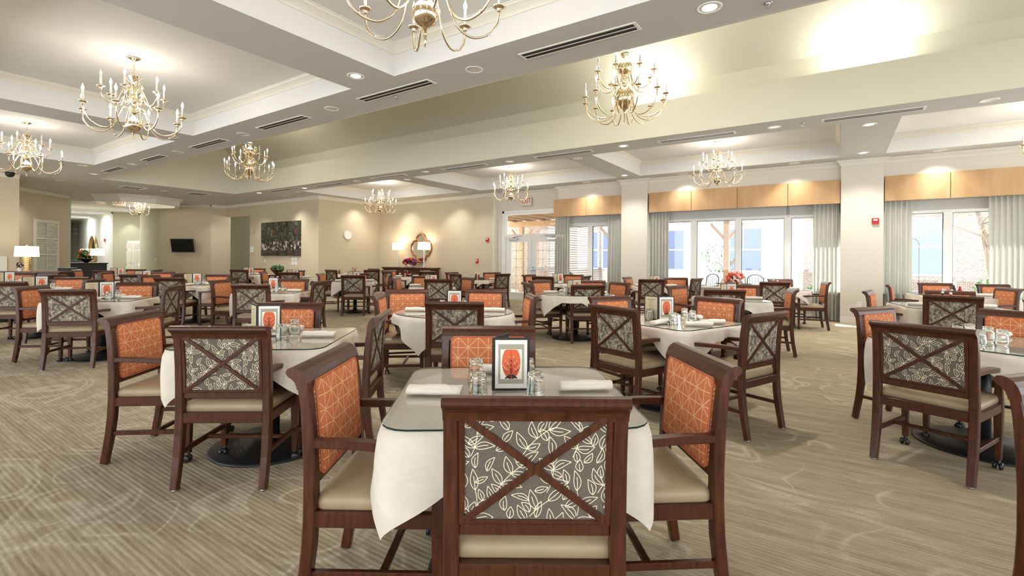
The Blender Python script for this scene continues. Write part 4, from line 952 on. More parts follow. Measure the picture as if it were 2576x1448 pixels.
# wall clock on the X=-15.4 wall
r=empty('wall_clock',(-15.4,11.68,2.21),PI/2); tag(r,'round white wall clock with black numerals','clock')
b=MB(); MM=Matrix.Rotation(PI/2,4,'X')
def facing(bb,prof,n=32,c=(0,0),m=0):
    k=len(bb.v); bb.lathe(prof,n,(0,0,0),m); bb.v[k:]=[(c[0]+v[0],-v[2],c[1]+v[1]) for v in bb.v[k:]]
facing(b,[(.165,0),(.178,.01),(.178,.03),(.165,.038),(.160,.026)]); b.build('rim',M['white'],r)
b=MB(); facing(b,[(.160,.012),(.160,.02)]); b.build('dial',M['paper'],r)
for k in range(12): a=2*PI*(k+1)/12; text(str(k+1),.045,r,(.125*math.sin(a),-.0215,.125*math.cos(a)),(PI/2,0,0),M['blackplastic'],.0006)
for a,L,w in ((R(88),.075,.010),(R(-24),.115,.007)):
    b=MB(); b.box(-w/2,w/2,-.0245,-.023,-.015,L,0,Matrix.Rotation(a,4,'Y')); b.build('clock_hand',M['blackplastic'],r)
# framed forest triptych
r=empty('forest_triptych',(0,10.45,0)); tag(r,'dark three-panel forest stream print on the beige wall','picture')
for x0,x1 in ((-19.12,-18.28),(-18.25,-17.33),(-17.30,-16.46)):
    b=MB(); b.cbox(x0,x1,-.05,0,1.39,2.70,.004); b.build('canvas_panel',M['forest'],r)
def plate(x,y,z,rz,lab,w=.075,h=.12,nm='wall_switch',grp='wall plates'):
    b=MB(); b.cbox(-w/2,w/2,-.008,0,-h/2,h/2,.002); o=b.build(nm,M['white'],None,(x,y,z),rz); tag(o,lab,'switch plate',grp); b=MB(); b.box(-w*.17,w*.17,-.012,-.008,-h*.25,h*.25); b.build('rocker',M['signwhite'] if 0 else M['ceramic'],o); return o
plate(-18.89,10.45,1.2,0,'single light switch below the forest print, left side')
for i,(x,z) in enumerate(((-16.98,1.28),(-16.78,1.28),(-16.98,1.12),(-16.78,1.12))): plate(x,10.45,z,0,'square white wall plate below the forest print, %s'%['upper left','upper right','lower left','lower right'][i],.15,.13)
b=MB(); b.cbox(-.1,.1,-.05,0,-.12,.12,.01); o=b.build('wall_speaker_box',M['white'],None,(-19.85,10.45,1.63)); tag(o,'small white box on the wall beside the kitchen doorway','wall box'); b=MB(); b.box(-.07,.07,-.052,-.05,-.09,.09); b.build('grille',M['ceramic'],o)
def alarm(x,y,z,lab,w=.12,h=.13,nm='fire_alarm_strobe'):
    r=empty(nm,(x,y,z)); b=MB(); b.cbox(-w/2,w/2,-.04,0,-h/2,h/2,.005); b.build('housing',M['red'],r); b=MB(); b.cbox(-w*.3,w*.3,-.055,-.04,h*.05,h*.33,.003); b.build('lens',M['white'],r); tag(r,lab,'alarm','fire alarm devices'); return r
alarm(.63,12.85,2.2,'red fire alarm strobe high on the wide pier'); alarm(-9.85,13.1,1.98,'red fire alarm strobe left of the double door',.13,.13)
a=alarm(-10.28,13.1,1.26,'red fire pull station low on the pilaster',.11,.15,'fire_pull_station'); text('FIRE',.03,a,(0,-.042,-.02),(PI/2,0,0),M['white'],.001)
b=MB(); b.cbox(-.04,.04,-.006,0,-.06,.06,.002); o=b.build('power_outlet',M['white'],None,(.36,12.85,.42)); tag(o,'white power outlet low on the wide pier','outlet'); b=MB(); [b.box(-.018,-.012,-.0075,-.006,z,z+.012) or b.box(.010,.016,-.0075,-.006,z,z+.012) for z in (.02,-.032)]; b.build('sockets',M['blackplastic'],o)
# television
mid=at_d(460,615,20.3); dd=Vector((A2[0]-A3[0],A2[1]-A3[1])).normalized(); rz=math.atan2(dd.y,dd.x)
r=empty('wall_television',(mid[0],mid[1],1.80),rz); tag(r,'black flat television on a wall bracket, tilted down','television'); tl=Matrix.Translation((0,-.02,0))@Matrix.Rotation(R(12),4,'X')
b=MB(); b.cbox(-.47,.47,-.03,.03,-.28,.28,.006,0,tl); b.build('casing',M['blackplastic'],r); b=MB(); b.box(-.44,.44,-.032,-.030,-.25,.25,0,tl); b.build('screen',M['screen'],r); b=MB(); b.cbox(-.08,.08,.02,.33,-.08,.08,.004); b.build('wall_bracket',M['steel'],r)
q=at_d(391,652,20.8); plate(q[0],q[1],q[2],YAW+R(35),'pale light switch left of the television')
# sideboard, lamps, mirror and flowers against the mirror wall
r=empty('sideboard',(-13.33,12.92,0)); tag(r,'long dark red-brown sideboard under the quatrefoil mirror','sideboard')
b=MB(); b.cbox(-1.25,1.25,-.22,.22,.08,.94,.006); b.build('cabinet_body',M['wood2'],r); b=MB(); b.cbox(-1.30,1.30,-.25,.25,.94,1.0,.008); b.build('top',M['wood2'],r)
for k in range(4): b=MB(); b.cbox(-1.2+.6*k,-.62+.6*k,-.235,-.22,.12,.66,.004); q=b.build('door',M['wood2'],r); b=MB(); b.ball((-1.2+.6*k+(.52 if k%2==0 else .06),-.245,.45),.012); b.build('knob',M['brass'],q)
for k in range(4): b=MB(); b.cbox(-1.2+.6*k,-.62+.6*k,-.235,-.22,.69,.91,.004); q=b.build('drawer',M['wood2'],r); b=MB(); b.ball((-.91+.6*k,-.245,.80),.012); b.build('knob',M['brass'],q)
for s in (-1,1):
    for t in (-1,1): b=MB(); b.cbox(s*1.2-.03,s*1.2+.03,t*.19-.03,t*.19+.03,0,.08,.004); b.build('leg',M['wood2'],r)
def table_lamp(x,y,z,hb,w,dpt,hs,lab,base='cyl',rz=0.0,grp='buffet lamps'):
    r=empty('table_lamp',(x,y,z),rz); tag(r,lab,'lamp',grp)
    if base=='cyl':
        b=MB(); b.lathe([(.075,0),(.075,.02),(.03,.03)],16); prof=[]
        for k in range(int(hb/.03)): prof+= [(.026,.03+.03*k),(.030,.04+.03*k),(.026,.055+.03*k)]
        b.lathe(prof,14); b.build('base',M['lampmirror'],r)
    elif base=='lattice':
        b=MB(); b.cbox(-.07,.07,-.07,.07,0,.02,.004); 
        for k in range(6): 
            z0=.02+k*(hb-.02)/6; dz=(hb-.02)/6
            for s in (-1,1):
                b.tube([(s*.06,-.06,z0),(0,-.065,z0+dz/2),(s*.06,-.06,z0+dz)],.010,6); b.tube([(-.06,s*.06,z0),(-.065,0,z0+dz/2),(-.06,s*.06,z0+dz)],.010,6); b.tube([(.06,s*.06,z0),(.065,0,z0+dz/2),(.06,s*.06,z0+dz)],.010,6)
        b.cbox(-.045,.045,-.045,.045,.02,hb,.004); b.build('base',M['gold'],r)
    b=MB(); b.lathe([(.006,hb),(.006,hb+hs+.03)],8); b.lathe([(.014,hb+hs+.02),(.016,hb+hs+.035),(.002,hb+hs+.05)],8); b.build('harp_and_finial',M['steel'],r)
    b=MB(); a=1.0; q=.94; bt=[(-w/2,-dpt/2),(w/2,-dpt/2),(w/2,dpt/2),(-w/2,dpt/2)]; vs=[(x_,y_,hb) for x_,y_ in bt]+[(x_*q,y_*q,hb+hs) for x_,y_ in bt]; b.add(vs,[(0,1,5,4),(1,2,6,5),(2,3,7,6),(3,0,4,7)]); b.build('lamp_shade',M['lampshade'],r)
    l=bpy.data.lights.new('lamp_bulb','POINT'); l.energy=9; l.color=(1,.8,.55); l.shadow_soft_size=.06; o=bpy.data.objects.new('lamp_light',l); col.objects.link(o); o.parent=r; o.location=(0,0,hb+hs*.98)
table_lamp(-14.02,12.95,1.0,.66,.40,.26,.27,'tall mirrored buffet lamp with rectangular shade, left of the mirror'); table_lamp(-12.66,12.95,1.0,.66,.40,.26,.27,'tall mirrored buffet lamp with rectangular shade, in front of the mirror right side')
# quatrefoil mirror
r=empty('quatrefoil_mirror',(-13.03,13.19,1.72)); tag(r,'copper-framed quatrefoil mirror above the sideboard','mirror')
Q=[]
def arc(cx,cz,rad,a0,a1,n=9): 
    for k in range(n+1): a=R(a0+(a1-a0)*k/n); Q.append((cx+rad*math.cos(a),cz+rad*math.sin(a)))
arc(.22,0,.30,-52,52); Q.append((.40,.27)); Q.append((.27,.27)); arc(0,.27,.26,0,180); Q.append((-.27,.27)); Q.append((-.40,.27)); arc(-.22,0,.30,128,232); Q.append((-.40,-.27)); Q.append((-.27,-.27)); arc(0,-.27,.26,180,360); Q.append((.27,-.27)); Q.append((.40,-.27))
b=MB(); b.tube([(x,-.02,z) for x,z in Q],.03,8,0,True); b.build('frame',M['copper'],r)
b=MB(); n=len(Q); b.add([(x*.98,-.012,z*.98) for x,z in Q],[tuple(range(n-1,-1,-1))]); b.build('mirror_glass',M['mirror'],r)
def bouquet(name,loc,pot,cols,rad,h,lab,cat='flowers',n=60,leafm=None,seed=1,potm=None):
    r=empty(name,loc); tag(r,lab,cat); rnd=random.Random(seed)
    b=MB(); b.lathe(pot,18); b.build('pot',potm or M['ceramic'],r)
    zt=pot[-1][1] if pot[-1][1]>pot[0][1] else pot[0][1]
    b=MB()
    for k in range(n):
        a=rnd.uniform(0,2*PI); q=rnd.uniform(.2,1)**.5; e=rnd.uniform(0,1); p=(rad*q*math.cos(a)*math.sqrt(max(0,1-e*e*.6)),rad*q*math.sin(a)*math.sqrt(max(0,1-e*e*.6))*.8,zt+h*e)
        mi=rnd.randrange(len(cols)); b.ball(p,rnd.uniform(.018,.034)*rad/.16,6,mi)
    b.build('blooms',cols,r); b=MB()
    for k in range(n):
        a=rnd.uniform(0,2*PI); L=rad*rnd.uniform(.6,1.15); z0=zt-.01; c,s_=math.cos(a),math.sin(a); w=.012*rad/.16
        b.add([(0,0,z0),(c*L*.5-s_*w,s_*L*.5+c*w,z0+h*rnd.uniform(.3,.6)),(c*L,s_*L,z0+h*rnd.uniform(.0,.8)),(c*L*.5+s_*w,s_*L*.5-c*w,z0+h*.3)],[(0,1,2,3)])
    b.build('leaves',leafm or M['leaf'],r); return r
bouquet('flower_pot',(-13.29,12.85,1.0),[(.13,0),(.15,.02),(.16,.12),(.155,.125)],[M['crimson'],M['plum'],M['redflower'],M['plum']],.27,.2,'white pot of crimson and plum flowers on the sideboard','flowers',70,None,3)
q=at_y(1840,722,12.7); bouquet('flower_pot',(q[0]+.0,13.12,.675),[(.06,0),(.08,.02),(.09,.12),(.085,.125)],[M['pink'],M['pink'],M['redflower'],M['siding']],.24,.24,'coral pink flowers on the window sill behind the tables','flowers',80,None,5)
# planter on a stand below the forest print
q=at_d(698,676,15.3); r=bouquet('planter_bowl',(q[0],q[1],.78),[(.05,0),(.10,.05),(.20,.16),(.22,.165)],[M['leaf'],M['leaf']],.22,.12,'bronze bowl planter with green foliage on a small stand','planter',50,None,8,M['terracotta'])
r=empty('plant_stand',(q[0],q[1],0)); tag(r,'small dark stand under the bronze planter bowl','stand'); b=MB(); b.cbox(-.2,.2,-.2,.2,.74,.78,.004); b.build('top',M['wood'],r)
for s in (-1,1):
    for t in (-1,1): b=MB(); b.cbox(s*.17-.02,s*.17+.02,t*.17-.02,t*.17+.02,0,.74,.003); b.build('leg',M['wood'],r)
# left lamp on a low buffet
L1=at_d(67,681,12.6); r=empty('buffet_cabinet',(L1[0],L1[1],0),YAW+R(15)); tag(r,'dark buffet cabinet under the gold lattice lamp','cabinet'); b=MB(); b.cbox(-.8,.8,-.22,.22,0,.88,.006); b.build('cabinet_body',M['wood2'],r); b=MB(); b.cbox(-.84,.84,-.25,.25,.88,.92,.006); b.build('top',M['wood2'],r)
table_lamp(L1[0],L1[1],.92,.38,.46,.34,.27,'gold lattice table lamp with lit square shade at far left','lattice',YAW+R(48),'left buffet lamp')
q=at_d(50,680,12.3); bouquet('flower_vase',(q[0],q[1],.92),[(.03,0),(.05,.03),(.04,.10),(.045,.105)],[M['plum'],M['siding'],M['pic_dark']],.09,.12,'small dark and white flower arrangement left of the lattice lamp','flowers',30,None,9)
# diagonal-wall window with blinds
wa=at_d(84,700,16.55); dv=Vector((1.7,-1.67)).normalized(); rz=math.atan2(dv.y,dv.x)
def on_diag(px):
    # intersection with the diagonal wall line
    rr=ray(px,650); p0=Vector((-23.6,5.62)); A=rr[0]; B=rr[1]
    den=A*dv.y-B*dv.x; t=(p0.x*dv.y-p0.y*dv.x)/den; return Vector((A*t,B*t)),t
pL,tL=on_diag(87); pR,tR=on_diag(139)
cm=(pL+pR)/2; half=(pR-pL).length/2; nn=Vector((-dv.y,dv.x))
w=struct(empty('window_4',(cm.x+nn.x*.01,cm.y+nn.y*.01,0),rz))
zt=EYE+(640-560)/F*tR; zb=EYE-(676-640)/F*tR
b=MB(); b.box(-half-.1,-half,-.0,.05,zb-.1,zt+.1); b.box(half,half+.1,0,.05,zb-.1,zt+.1); b.box(-half,half,0,.05,zt,zt+.1); b.box(-half-.12,half+.12,0,.09,zb-.12,zb); b.build('frame',M['trim'],w)
b=MB(); n=int((zt-zb)/.055); [b.box(-half,half,.012,.035,zb+.055*k+.01,zb+.055*k+.02+.018,0) for k in range(n)]; b.box(-half,half,.001,.004,zb,zt,0); b.build('blind_slats',M['blinds'],w)
b=MB(); b.box(-.015,.015,.04,.055,zb,zt); [b.box(-half,half,.04,.055,zb+(zt-zb)*k/3-.015,zb+(zt-zb)*k/3+.015) for k in (1,2)]; b.build('muntins',M['trim'],w)
b=MB(); q=(-18.6,3.15,1.2); b.cbox(0,.03,-.6,.0,-.3,.15,.004); o=b.build('wall_panel_frame',M['trim'],None,(-18.62,3.2,1.15)); tag(o,'pale framed hatch on the left wall edge','panel')
# console with oval mirror in the hall
C1=at_d(219,690,21.5); r=empty('hall_console',(C1[0],C1[1],0),YAW+R(48)); tag(r,'black hall console cabinet beneath the oval mirror','cabinet'); b=MB(); b.cbox(-.62,.62,-.45,.45,0,.98,.01); b.build('cabinet_body',M['black'],r); b=MB(); b.cbox(-.66,.66,-.49,.49,.98,1.03,.008); b.build('top',M['black'],r)
q=at_d(217,668,21.3); bouquet('bowl_arrangement',(q[0],q[1],1.03),[(.06,0),(.10,.03),(.25,.17),(.26,.19)],[M['redflower'],M['leaf'],M['leaf']],.34,.36,'dark bowl of orange blooms and foliage on the hall console','flowers',36,None,12,M['black'])
q=at_d(245,668,21.2); table_lamp(q[0],q[1],1.03,.32,.46,.22,.30,'lamp with rectangular lit shade on the hall console, right','cyl',YAW+R(20),'hall lamps'); q=at_d(219,668,22.4); table_lamp(q[0],q[1],1.03,.32,.46,.22,.30,'lamp with rectangular lit shade behind the bowl arrangement','cyl',YAW+R(20),'hall lamps')
hv=Vector((A6[0]-A5[0],A6[1]-A5[1])); hv.normalize(); rr=ray(237,620); p0=Vector((A5[0],A5[1])); t=(p0.x*hv.y-p0.y*hv.x)/(rr[0]*hv.y-rr[1]*hv.x); mp=Vector((rr[0]*t,rr[1]*t)); hn=Vector((-hv.y,hv.x)); mp+=hn*.02
r=empty('oval_mirror',(mp.x,mp.y,1.33+(640-623)/F*t),math.atan2(hv.y,hv.x)); tag(r,'oval gilt mirror on the grey hall wall','mirror'); b=MB(); b.tube([(.95*math.cos(2*PI*k/32),.03,.72*math.sin(2*PI*k/32)) for k in range(32)],.07,8,0,True); b.build('frame',M['gold'],r); b=MB(); b.add([(.92*math.cos(2*PI*k/32),.015,.70*math.sin(2*PI*k/32)) for k in range(32)],[tuple(range(32))]); b.build('mirror_glass',M['mirror'],r)
t2=t*.93; rr=ray(265,600); t=(p0.x*hv.y-p0.y*hv.x)/(rr[0]*hv.y-rr[1]*hv.x); b=MB(); b.cbox(-.1,.1,0,.05,-.08,.08,.004); o=b.build('hall_alarm_box',M['red'],None,(rr[0]*t,rr[1]*t,1.33+(640-600)/F*t),math.atan2(hv.y,hv.x)); tag(o,'small dark red alarm box on the grey hall wall','alarm','fire alarm devices')
# six-panel door on the green end wall
gv=Vector((A5[0]-A4b[0],A5[1]-A4b[1])).normalized(); g0=at_d(350,700,24.5); g1=at_d(322,700,24.45); cxy=((g0[0]+g1[0])/2,(g0[1]+g1[1])/2)
r=struct(empty('door_2',(cxy[0],cxy[1]-.0,0),math.atan2(gv.y,gv.x))); hw=math.hypot(g0[0]-g1[0],g0[1]-g1[1])/2
b=MB(); b.box(-hw,hw,.02,.07,0,2.12); lf=b.build('door_leaf',M['white'],r); b=MB(); [b.cbox(x-.13,x+.13,.07,.078,z0,z1,.006) for x in (-.17,.17) for z0,z1 in ((.2,.85),(1.0,1.6),(1.72,1.98))]; b.build('raised_panels',M['trim'],lf); b=MB(); b.tube([(hw-.1,.07,1.0),(hw-.1,.13,1.0),(hw-.28,.13,1.0)],.012,6); b.build('lever_handle',M['steel'],r)
q=at_d(171,679,14.4); r=empty('desk_chair',(q[0],q[1],0),YAW+R(40)); tag(r,'black desk chair back in the far left hall opening','chair'); b=MB(); b.cbox(-.22,.22,-.02,.02,.55,.98,.01); b.build('backrest',M['blackplastic'],r); b=MB(); b.cbox(-.24,.24,0,.46,.44,.5,.01); b.build('seat',M['blackplastic'],r)
for s in (-1,1):
    for t in (.02,.44): b=MB(); b.cbox(s*.2-.015,s*.2+.015,t-.015,t+.015,0,.44,.003); b.build('leg',M['blackplastic'],r)
# ------------------------------------------------------------------ the courtyard outside
b=MB(); b.box(-24,26,13.45,46,-.2,-.05); struct(b.build('patio_ground',M['patio']))
def house(name,x0,x1,y,z1,m,wins,lab):
    r=empty(name,((x0+x1)/2,y,-.05)); tag(r,lab,'building'); cx=(x0+x1)/2
    b=MB(); b.box(x0-cx,x1-cx,0,.4,0,z1); b.build('wall',m,r)
    for (wx,wz,ww,wh) in wins:
        f=MB(); frame_box(f,wx-ww/2-cx,wx+ww/2-cx,wz,wz+wh,-.05,.07,.08); f.box(wx-ww/2-cx,wx+ww/2-cx,-.04,0,wz+wh/2-.03,wz+wh/2+.03); f.box(wx-.02-cx,wx+.02-cx,-.04,0,wz+wh/2,wz+wh); o=f.build('window',M['siding'],r); g=MB(); g.box(wx-ww/2+.05-cx,wx+ww/2-.05-cx,-.02,-.01,wz+.05,wz+wh-.05); g.build('pane',M['winglass'],o)
    b=MB(); b.box(x0-cx-.3,x1-cx+.3,-.45,.5,z1,z1+.15); b.build('eave',M['siding'],r); return r
house('siding_house',-10.4,-1.2,24.0,6.4,M['siding'],[(-9.6,.9,1.7,2.0),(-7.0,.9,1.7,2.0),(-3.6,.9,1.6,2.0)],'white-sided house wing across the courtyard')
house('brick_house',-1.2,5.6,22.6,6.4,M['brick'],[(2.6,.9,1.5,2.1)],'pale brick house wing seen through the middle and right windows')
house('grey_house',5.6,16,24.5,6.4,M['siding'],[(8.2,.9,1.4,2.0)],'pale house wing beyond the courtyard tree')
r=empty('brick_side_wing',(-12.6,22,-.05)); tag(r,'brick side wing behind the glazed double door','building'); b=MB(); b.box(-2,2.0,-3.5,7,0,5.5); b.build('wall',M['brick'],r)
for k,(yy,zz,hh) in enumerate(((-2.2,.9,2.0),(1.2,.9,2.0),(4.2,.9,2.0))):
    f=MB(); f.box(2.0,2.06,yy-.6,yy+.6,zz,zz+.08); f.box(2,2.06,yy-.6,yy+.6,zz+hh-.08,zz+hh); f.box(2,2.06,yy-.6,yy-.52,zz,zz+hh); f.box(2,2.06,yy+.52,yy+.6,zz,zz+hh); f.box(2,2.06,yy-.6,yy+.6,zz+hh/2-.04,zz+hh/2+.04); o=f.build('window',M['siding'],r); g=MB(); g.box(2.0,2.02,yy-.55,yy+.55,zz+.05,zz+hh-.05); g.build('pane',M['winglass'],o)
# timber pergola outside the doors
r=empty('timber_pergola',(-8,15,-.05)); tag(r,'weathered timber porch with braced posts outside the doors','pergola')
for x,y in ((-3.2,2.3),(0.9,2.3),(4.9,2.3)):
    b=MB(); b.cbox(x-.09,x+.09,y-.09,y+.09,0,2.75,.01); q=b.build('post',M['cedar'],r); b=MB(); b.sweep([(x+.05,y,2.1),(x+.5,y,2.62)],(0,1,0),.09,.09); b.sweep([(x-.05,y,2.1),(x-.5,y,2.62)],(0,1,0),.09,.09); b.build('brace',M['cedar'],q)
b=MB(); b.cbox(-3.8,5.2,2.18,2.42,2.75,2.98,.01); b.build('beam',M['cedar'],r)
for k in range(12): b=MB(); b.cbox(-3.6+.72*k,-3.54+.72*k,-1.3,2.9,2.98,3.12,.004); b.build('rafter',M['cedar'],r)
b=MB(); b.box(-3.8,5.3,-1.4,3.0,3.12,3.16); b.build('roof_boards',M['cedar'],r)
r=empty('patio_ceiling_fan',(-2.6,15.6,2.93)); tag(r,'patio ceiling fan with brown leaf-shaped blades outside the middle window','fan'); lathe_obj('motor',[(.03,.0),(.03,-.12),(.11,-.16),(.12,-.26),(.05,-.32)][::-1],16,M['black'],r)
for k in range(5):
    b=MB(); a=2*PI*k/5+.3; MMx=Matrix.Rotation(a,4,'Z'); pts=[(.1,0),(.2,.05),(.4,.13),(.6,.13),(.74,0),(.6,-.13),(.4,-.13),(.2,-.05)]; vs=[tuple(MMx@Vector((x,y,-.22+.1*y))) for x,y in pts]+[tuple(MMx@Vector((x,y,-.23+.1*y))) for x,y in pts]; n=8; b.add(vs,[tuple(range(n)),tuple(range(2*n-1,n-1,-1))]+[(i,n+i,n+(i+1)%n,(i+1)%n) for i in range(n)]); b.build('fan_blade',M['copper'],r)
def tree(x,y,h,rad,lab,seed,lm,n=500,trunks=2):
    r=empty('courtyard_tree',(x,y,-.05)); tag(r,lab,'tree'); rnd=random.Random(seed); b=MB()
    for k in range(trunks):
        a=rnd.uniform(-.5,.5); pts=catmull([(k*.15,0,0),(k*.25+a*.3,.05,h*.25),(k*.2+a*.8,-.05,h*.5),(a*1.6+k*.3,0,h*.85)],4); b.tube(pts,[.07*(1-.7*i/len(pts)) for i in range(len(pts))],7)
        for q in range(6):
            p=pts[rnd.randrange(len(pts)//2,len(pts))]; an=rnd.uniform(0,6.28); b.tube([p,p+Vector((math.cos(an)*rad*.5,math.sin(an)*rad*.4,.35)),p+Vector((math.cos(an)*rad*.9,math.sin(an)*rad*.7,.5))],[.025,.015,.006],5)
    b.build('trunk',M['bark'],r); b=MB()
    for k in range(n):
        a=rnd.uniform(0,2*PI); e=rnd.uniform(-1,1); q=rad*rnd.uniform(.3,1)**.5; p=Vector((q*math.cos(a)*math.sqrt(1-e*e*.8),q*.8*math.sin(a)*math.sqrt(1-e*e*.8),h*.78+e*h*.25)); u=Vector((rnd.uniform(-1,1),rnd.uniform(-1,1),rnd.uniform(-.6,.6))).normalized()*.07; w=u.cross(Vector((0,0,1))).normalized()*.028 if abs(u.z)<.9 else Vector((.03,0,0))
        b.add([p-u,p+w,p+u,p-w],[(0,1,2,3)])
    b.build('foliage',lm,r); return r
tree(3.5,18.2,4.2,1.3,'slender courtyard tree outside the right-hand window',21,M['leaf2'],420,2); tree(-.6,18.5,4.4,1.2,'thin-leaved courtyard tree behind the wide pier curtain',22,M['leaf2'],260,1); tree(-3.6,18.2,1.9,.55,'small evergreen in the courtyard, left half of the middle window',23,M['leaf'],380,1)
def shrub(x,y,rad,h,lab,seed,lm):
    o=empty('courtyard_shrub',(x,y,-.05)); tag(o,lab,'shrub','courtyard shrubs'); rnd=random.Random(seed); b=MB()
    for k in range(420):
        a=rnd.uniform(0,2*PI); e=rnd.uniform(0,1); q=rad*math.sqrt(1-e*e*.7)*rnd.uniform(.6,1); p=Vector((q*math.cos(a),q*math.sin(a),h*e)); u=Vector((rnd.uniform(-1,1),rnd.uniform(-1,1),rnd.uniform(-1,1))).normalized()*.08; w=Vector((-u.y,u.x,0)).normalized()*.03 if abs(u.z)<.075 else Vector((.03,0,0)); b.add([p-u,p+w,p+u,p-w],[(0,1,2,3)])
    b.build('foliage',lm,o); b=MB(); b.tube([(0,0,0),(0,0,h*.6)],.02,6); b.build('stem',M['bark'],o)
shrub(3.3,16.6,.8,.95,'green shrub under the slender tree outside the right window',31,M['leaf']); shrub(4.6,16.4,.7,.8,'second green shrub outside the right window',32,M['leaf2']); shrub(-.4,16.8,.6,.7,'low shrub outside the right end of the middle window',33,M['leaf']); shrub(-8.9,16.9,.45,.9,'leafy shrub outside the left door leaf',34,M['leaf']); shrub(-5.4,16.2,.5,1.0,'potted shrub outside the narrow window',35,M['leaf2'])
def patio_chair(x,y,rz,lab):
    r=empty('patio_chair',(x,y,-.05),rz); tag(r,lab,'chair','metal patio chairs'); m=M['black']
    for s in (-1,1):
        b=MB(); b.tube([(s*.24,-.22,0),(s*.24,-.20,.42),(s*.22,-.27,.9)],.014,6); b.build('leg',m,r); b=MB(); b.tube([(s*.24,.22,0),(s*.24,.20,.62),(s*.24,-.20,.64)],.014,6); b.build('leg',m,r)
    b=MB(); b.cbox(-.23,.23,-.21,.22,.40,.425,.008); b.build('seat',m,r); b=MB(); b.tube(catmull([(-.22,-.27,.88),(-.1,-.28,.97),(.1,-.28,.97),(.22,-.27,.88)],4),.012,6)
    for k in range(5): x_=-.16+.08*k; b.tube([(x_,-.22,.43),(x_,-.275,.92)],.006,5)
    b.build('backrest',m,r)
patio_chair(-3.3,15.3,2.6,'black metal patio chair outside, behind the coral flowers'); patio_chair(-1.9,15.4,3.6,'black metal patio chair outside the third window pane'); patio_chair(-2.6,16.5,0,'black metal patio chair beyond the round patio table')
r=empty('patio_table',(-2.6,15.6,-.05)); tag(r,'round black metal patio table outside the middle window','table'); lathe_obj('top',[(.5,.70),(.5,.72)],28,M['black'],r); lathe_obj('pedestal',[(.25,0),(.25,.02),(.03,.06),(.03,.70)],14,M['black'],r)
r=empty('shepherd_hook',(1.7,16.2,-.05)); tag(r,'thin metal shepherd hook with a bird feeder outside','garden hook'); b=MB(); b.tube([(0,0,0),(0,0,1.85)]+[( -.16+.16*math.cos(R(a)),0,1.85+.16*math.sin(R(a))) for a in (30,60,90,120,150,180)]+[(-.32,0,1.75)],.008,6); b.build('pole',M['black'],r); b=MB(); b.lathe([(.05,1.50),(.05,1.62),(.08,1.63),(.01,1.72)],10,(-.32,0,0)); b.build('feeder',M['siding'],r)

# ------------------------------------------------------------------ lights
def light(name,ty,loc,e,c=(1,1,1),size=.1,rot=None,**k):
    l=bpy.data.lights.new(name,ty); l.energy=e; l.color=c
    if ty=='AREA': l.size=size
    elif ty!='SUN': l.shadow_soft_size=size
    for a,v in k.items(): setattr(l,a,v)
    o=bpy.data.objects.new(name,l); col.objects.link(o); o.location=loc
    if rot: o.rotation_euler=rot
    return o
sun=light('sun','SUN',(0,20,20),24,(1,.97,.93)); sun.data.angle=.01
d=Vector((.85,-.55,-1)).normalized(); sun.rotation_euler=d.to_track_quat('-Z','Y').to_euler()
for x,y,on in fix:
    if x<-28: continue
    light('downlight','SPOT',(x,y,ZC-.02),112 if on else 60,(1,.97,.92),.05,None,spot_size=R(118),spot_blend=.9)  # unlit fittings also get a weaker spot, added to brighten the room
for x,y in ((-14.8,12.35),(-13.9,12.75),(-11.6,12.75),(-16.6,10.05),(-6.0,12.5),(-1.2,12.5),(1.6,12.5),(-18.0,2.5)):
    light('wall_washer','SPOT',(x,y,ZC-.03),22,(1,.97,.90),.03,None,spot_size=R(75),spot_blend=.6)
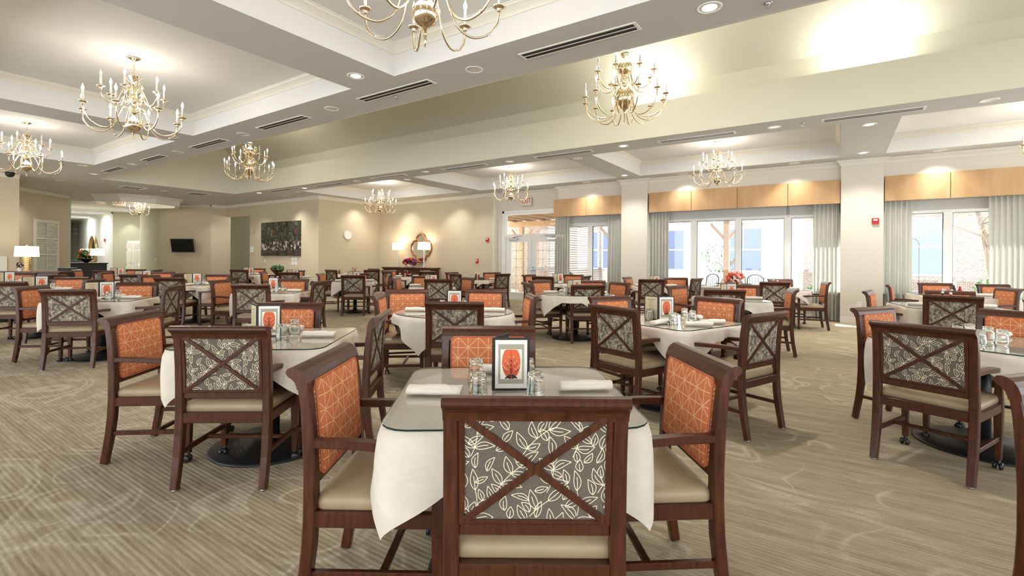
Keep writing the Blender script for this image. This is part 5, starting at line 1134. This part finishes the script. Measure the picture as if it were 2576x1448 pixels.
for x,y,z,e in ((-7.6,2.45,3.25,34),(-13.05,2.5,3.25,34),(-2.4,2.45,3.25,34),(-12.77,11,3.5,32),(-7.55,11.1,3.5,32),(-2.18,11.08,3.5,32),(2.9,11,3.5,32),(-12.97,6.74,4.4,52),(-2.6,6.74,4.4,70),(OC[0],OC[1],3.22,26)):
    light('chandelier_glow','POINT',(x,y,z),e*.8,(1,.91,.80),.3,None,specular_factor=.1)
for x in (-2.9,.3,3.5):
    light('cove_light','AREA',(x,VY1+.22,4.19),20,(1,.99,.97),.7,(PI,0,0))
for x,y,e in ((-32,8.25,60),(-36,8.95,60),(-28.6,7.7,45)):  # fill lamps without fittings, added to brighten the dark hall
    light('hall_fill','AREA',(x,y,3.5),e,(.95,.98,1),.9)
q=((A5[0]+A4b[0])/2+.45,(A5[1]+A4b[1])/2-.2); light('wall_washer','SPOT',(q[0],q[1],ZC-.03),40,(.97,1,.92),.03,None,spot_size=R(85),spot_blend=.6)
light('passage_light','POINT',(-21,11.2,3.0),18,(1,.96,.9),.2)
wd=bpy.data.worlds.new('sky'); bpy.context.scene.world=wd; wd.use_nodes=True; wd.node_tree.nodes['Background'].inputs[0].default_value=(.92,.96,1,1); wd.node_tree.nodes['Background'].inputs[1].default_value=2.7
# ------------------------------------------------------------------ camera
cd=bpy.data.cameras.new('camera'); cam=bpy.data.objects.new('camera',cd); col.objects.link(cam)
cd.sensor_width=36; cd.lens=F/2576*36; cd.shift_y=-(724-CY)/2576; cd.clip_end=200; cd.clip_start=.05
cam.matrix_world=Matrix.Translation((0,0,EYE))@Matrix.Rotation(YAW,4,'Z')@Matrix.Rotation(PI/2,4,'X')@Matrix.Rotation(RL,4,'Z')
sc=bpy.context.scene; sc.camera=cam
sc.view_settings.view_transform='Standard'; sc.view_settings.look='None'; sc.view_settings.gamma=1; sc.view_settings.exposure=0.5; sc.view_settings.use_curve_mapping=False
cy_=sc.cycles; cy_.max_bounces=8; cy_.diffuse_bounces=3; cy_.glossy_bounces=4; cy_.transmission_bounces=8; cy_.transparent_max_bounces=10; cy_.use_adaptive_sampling=True; cy_.adaptive_threshold=.06; cy_.adaptive_min_samples=12; cy_.caustics_reflective=False; cy_.caustics_refractive=False; cy_.sample_clamp_indirect=6; cy_.use_denoising=True
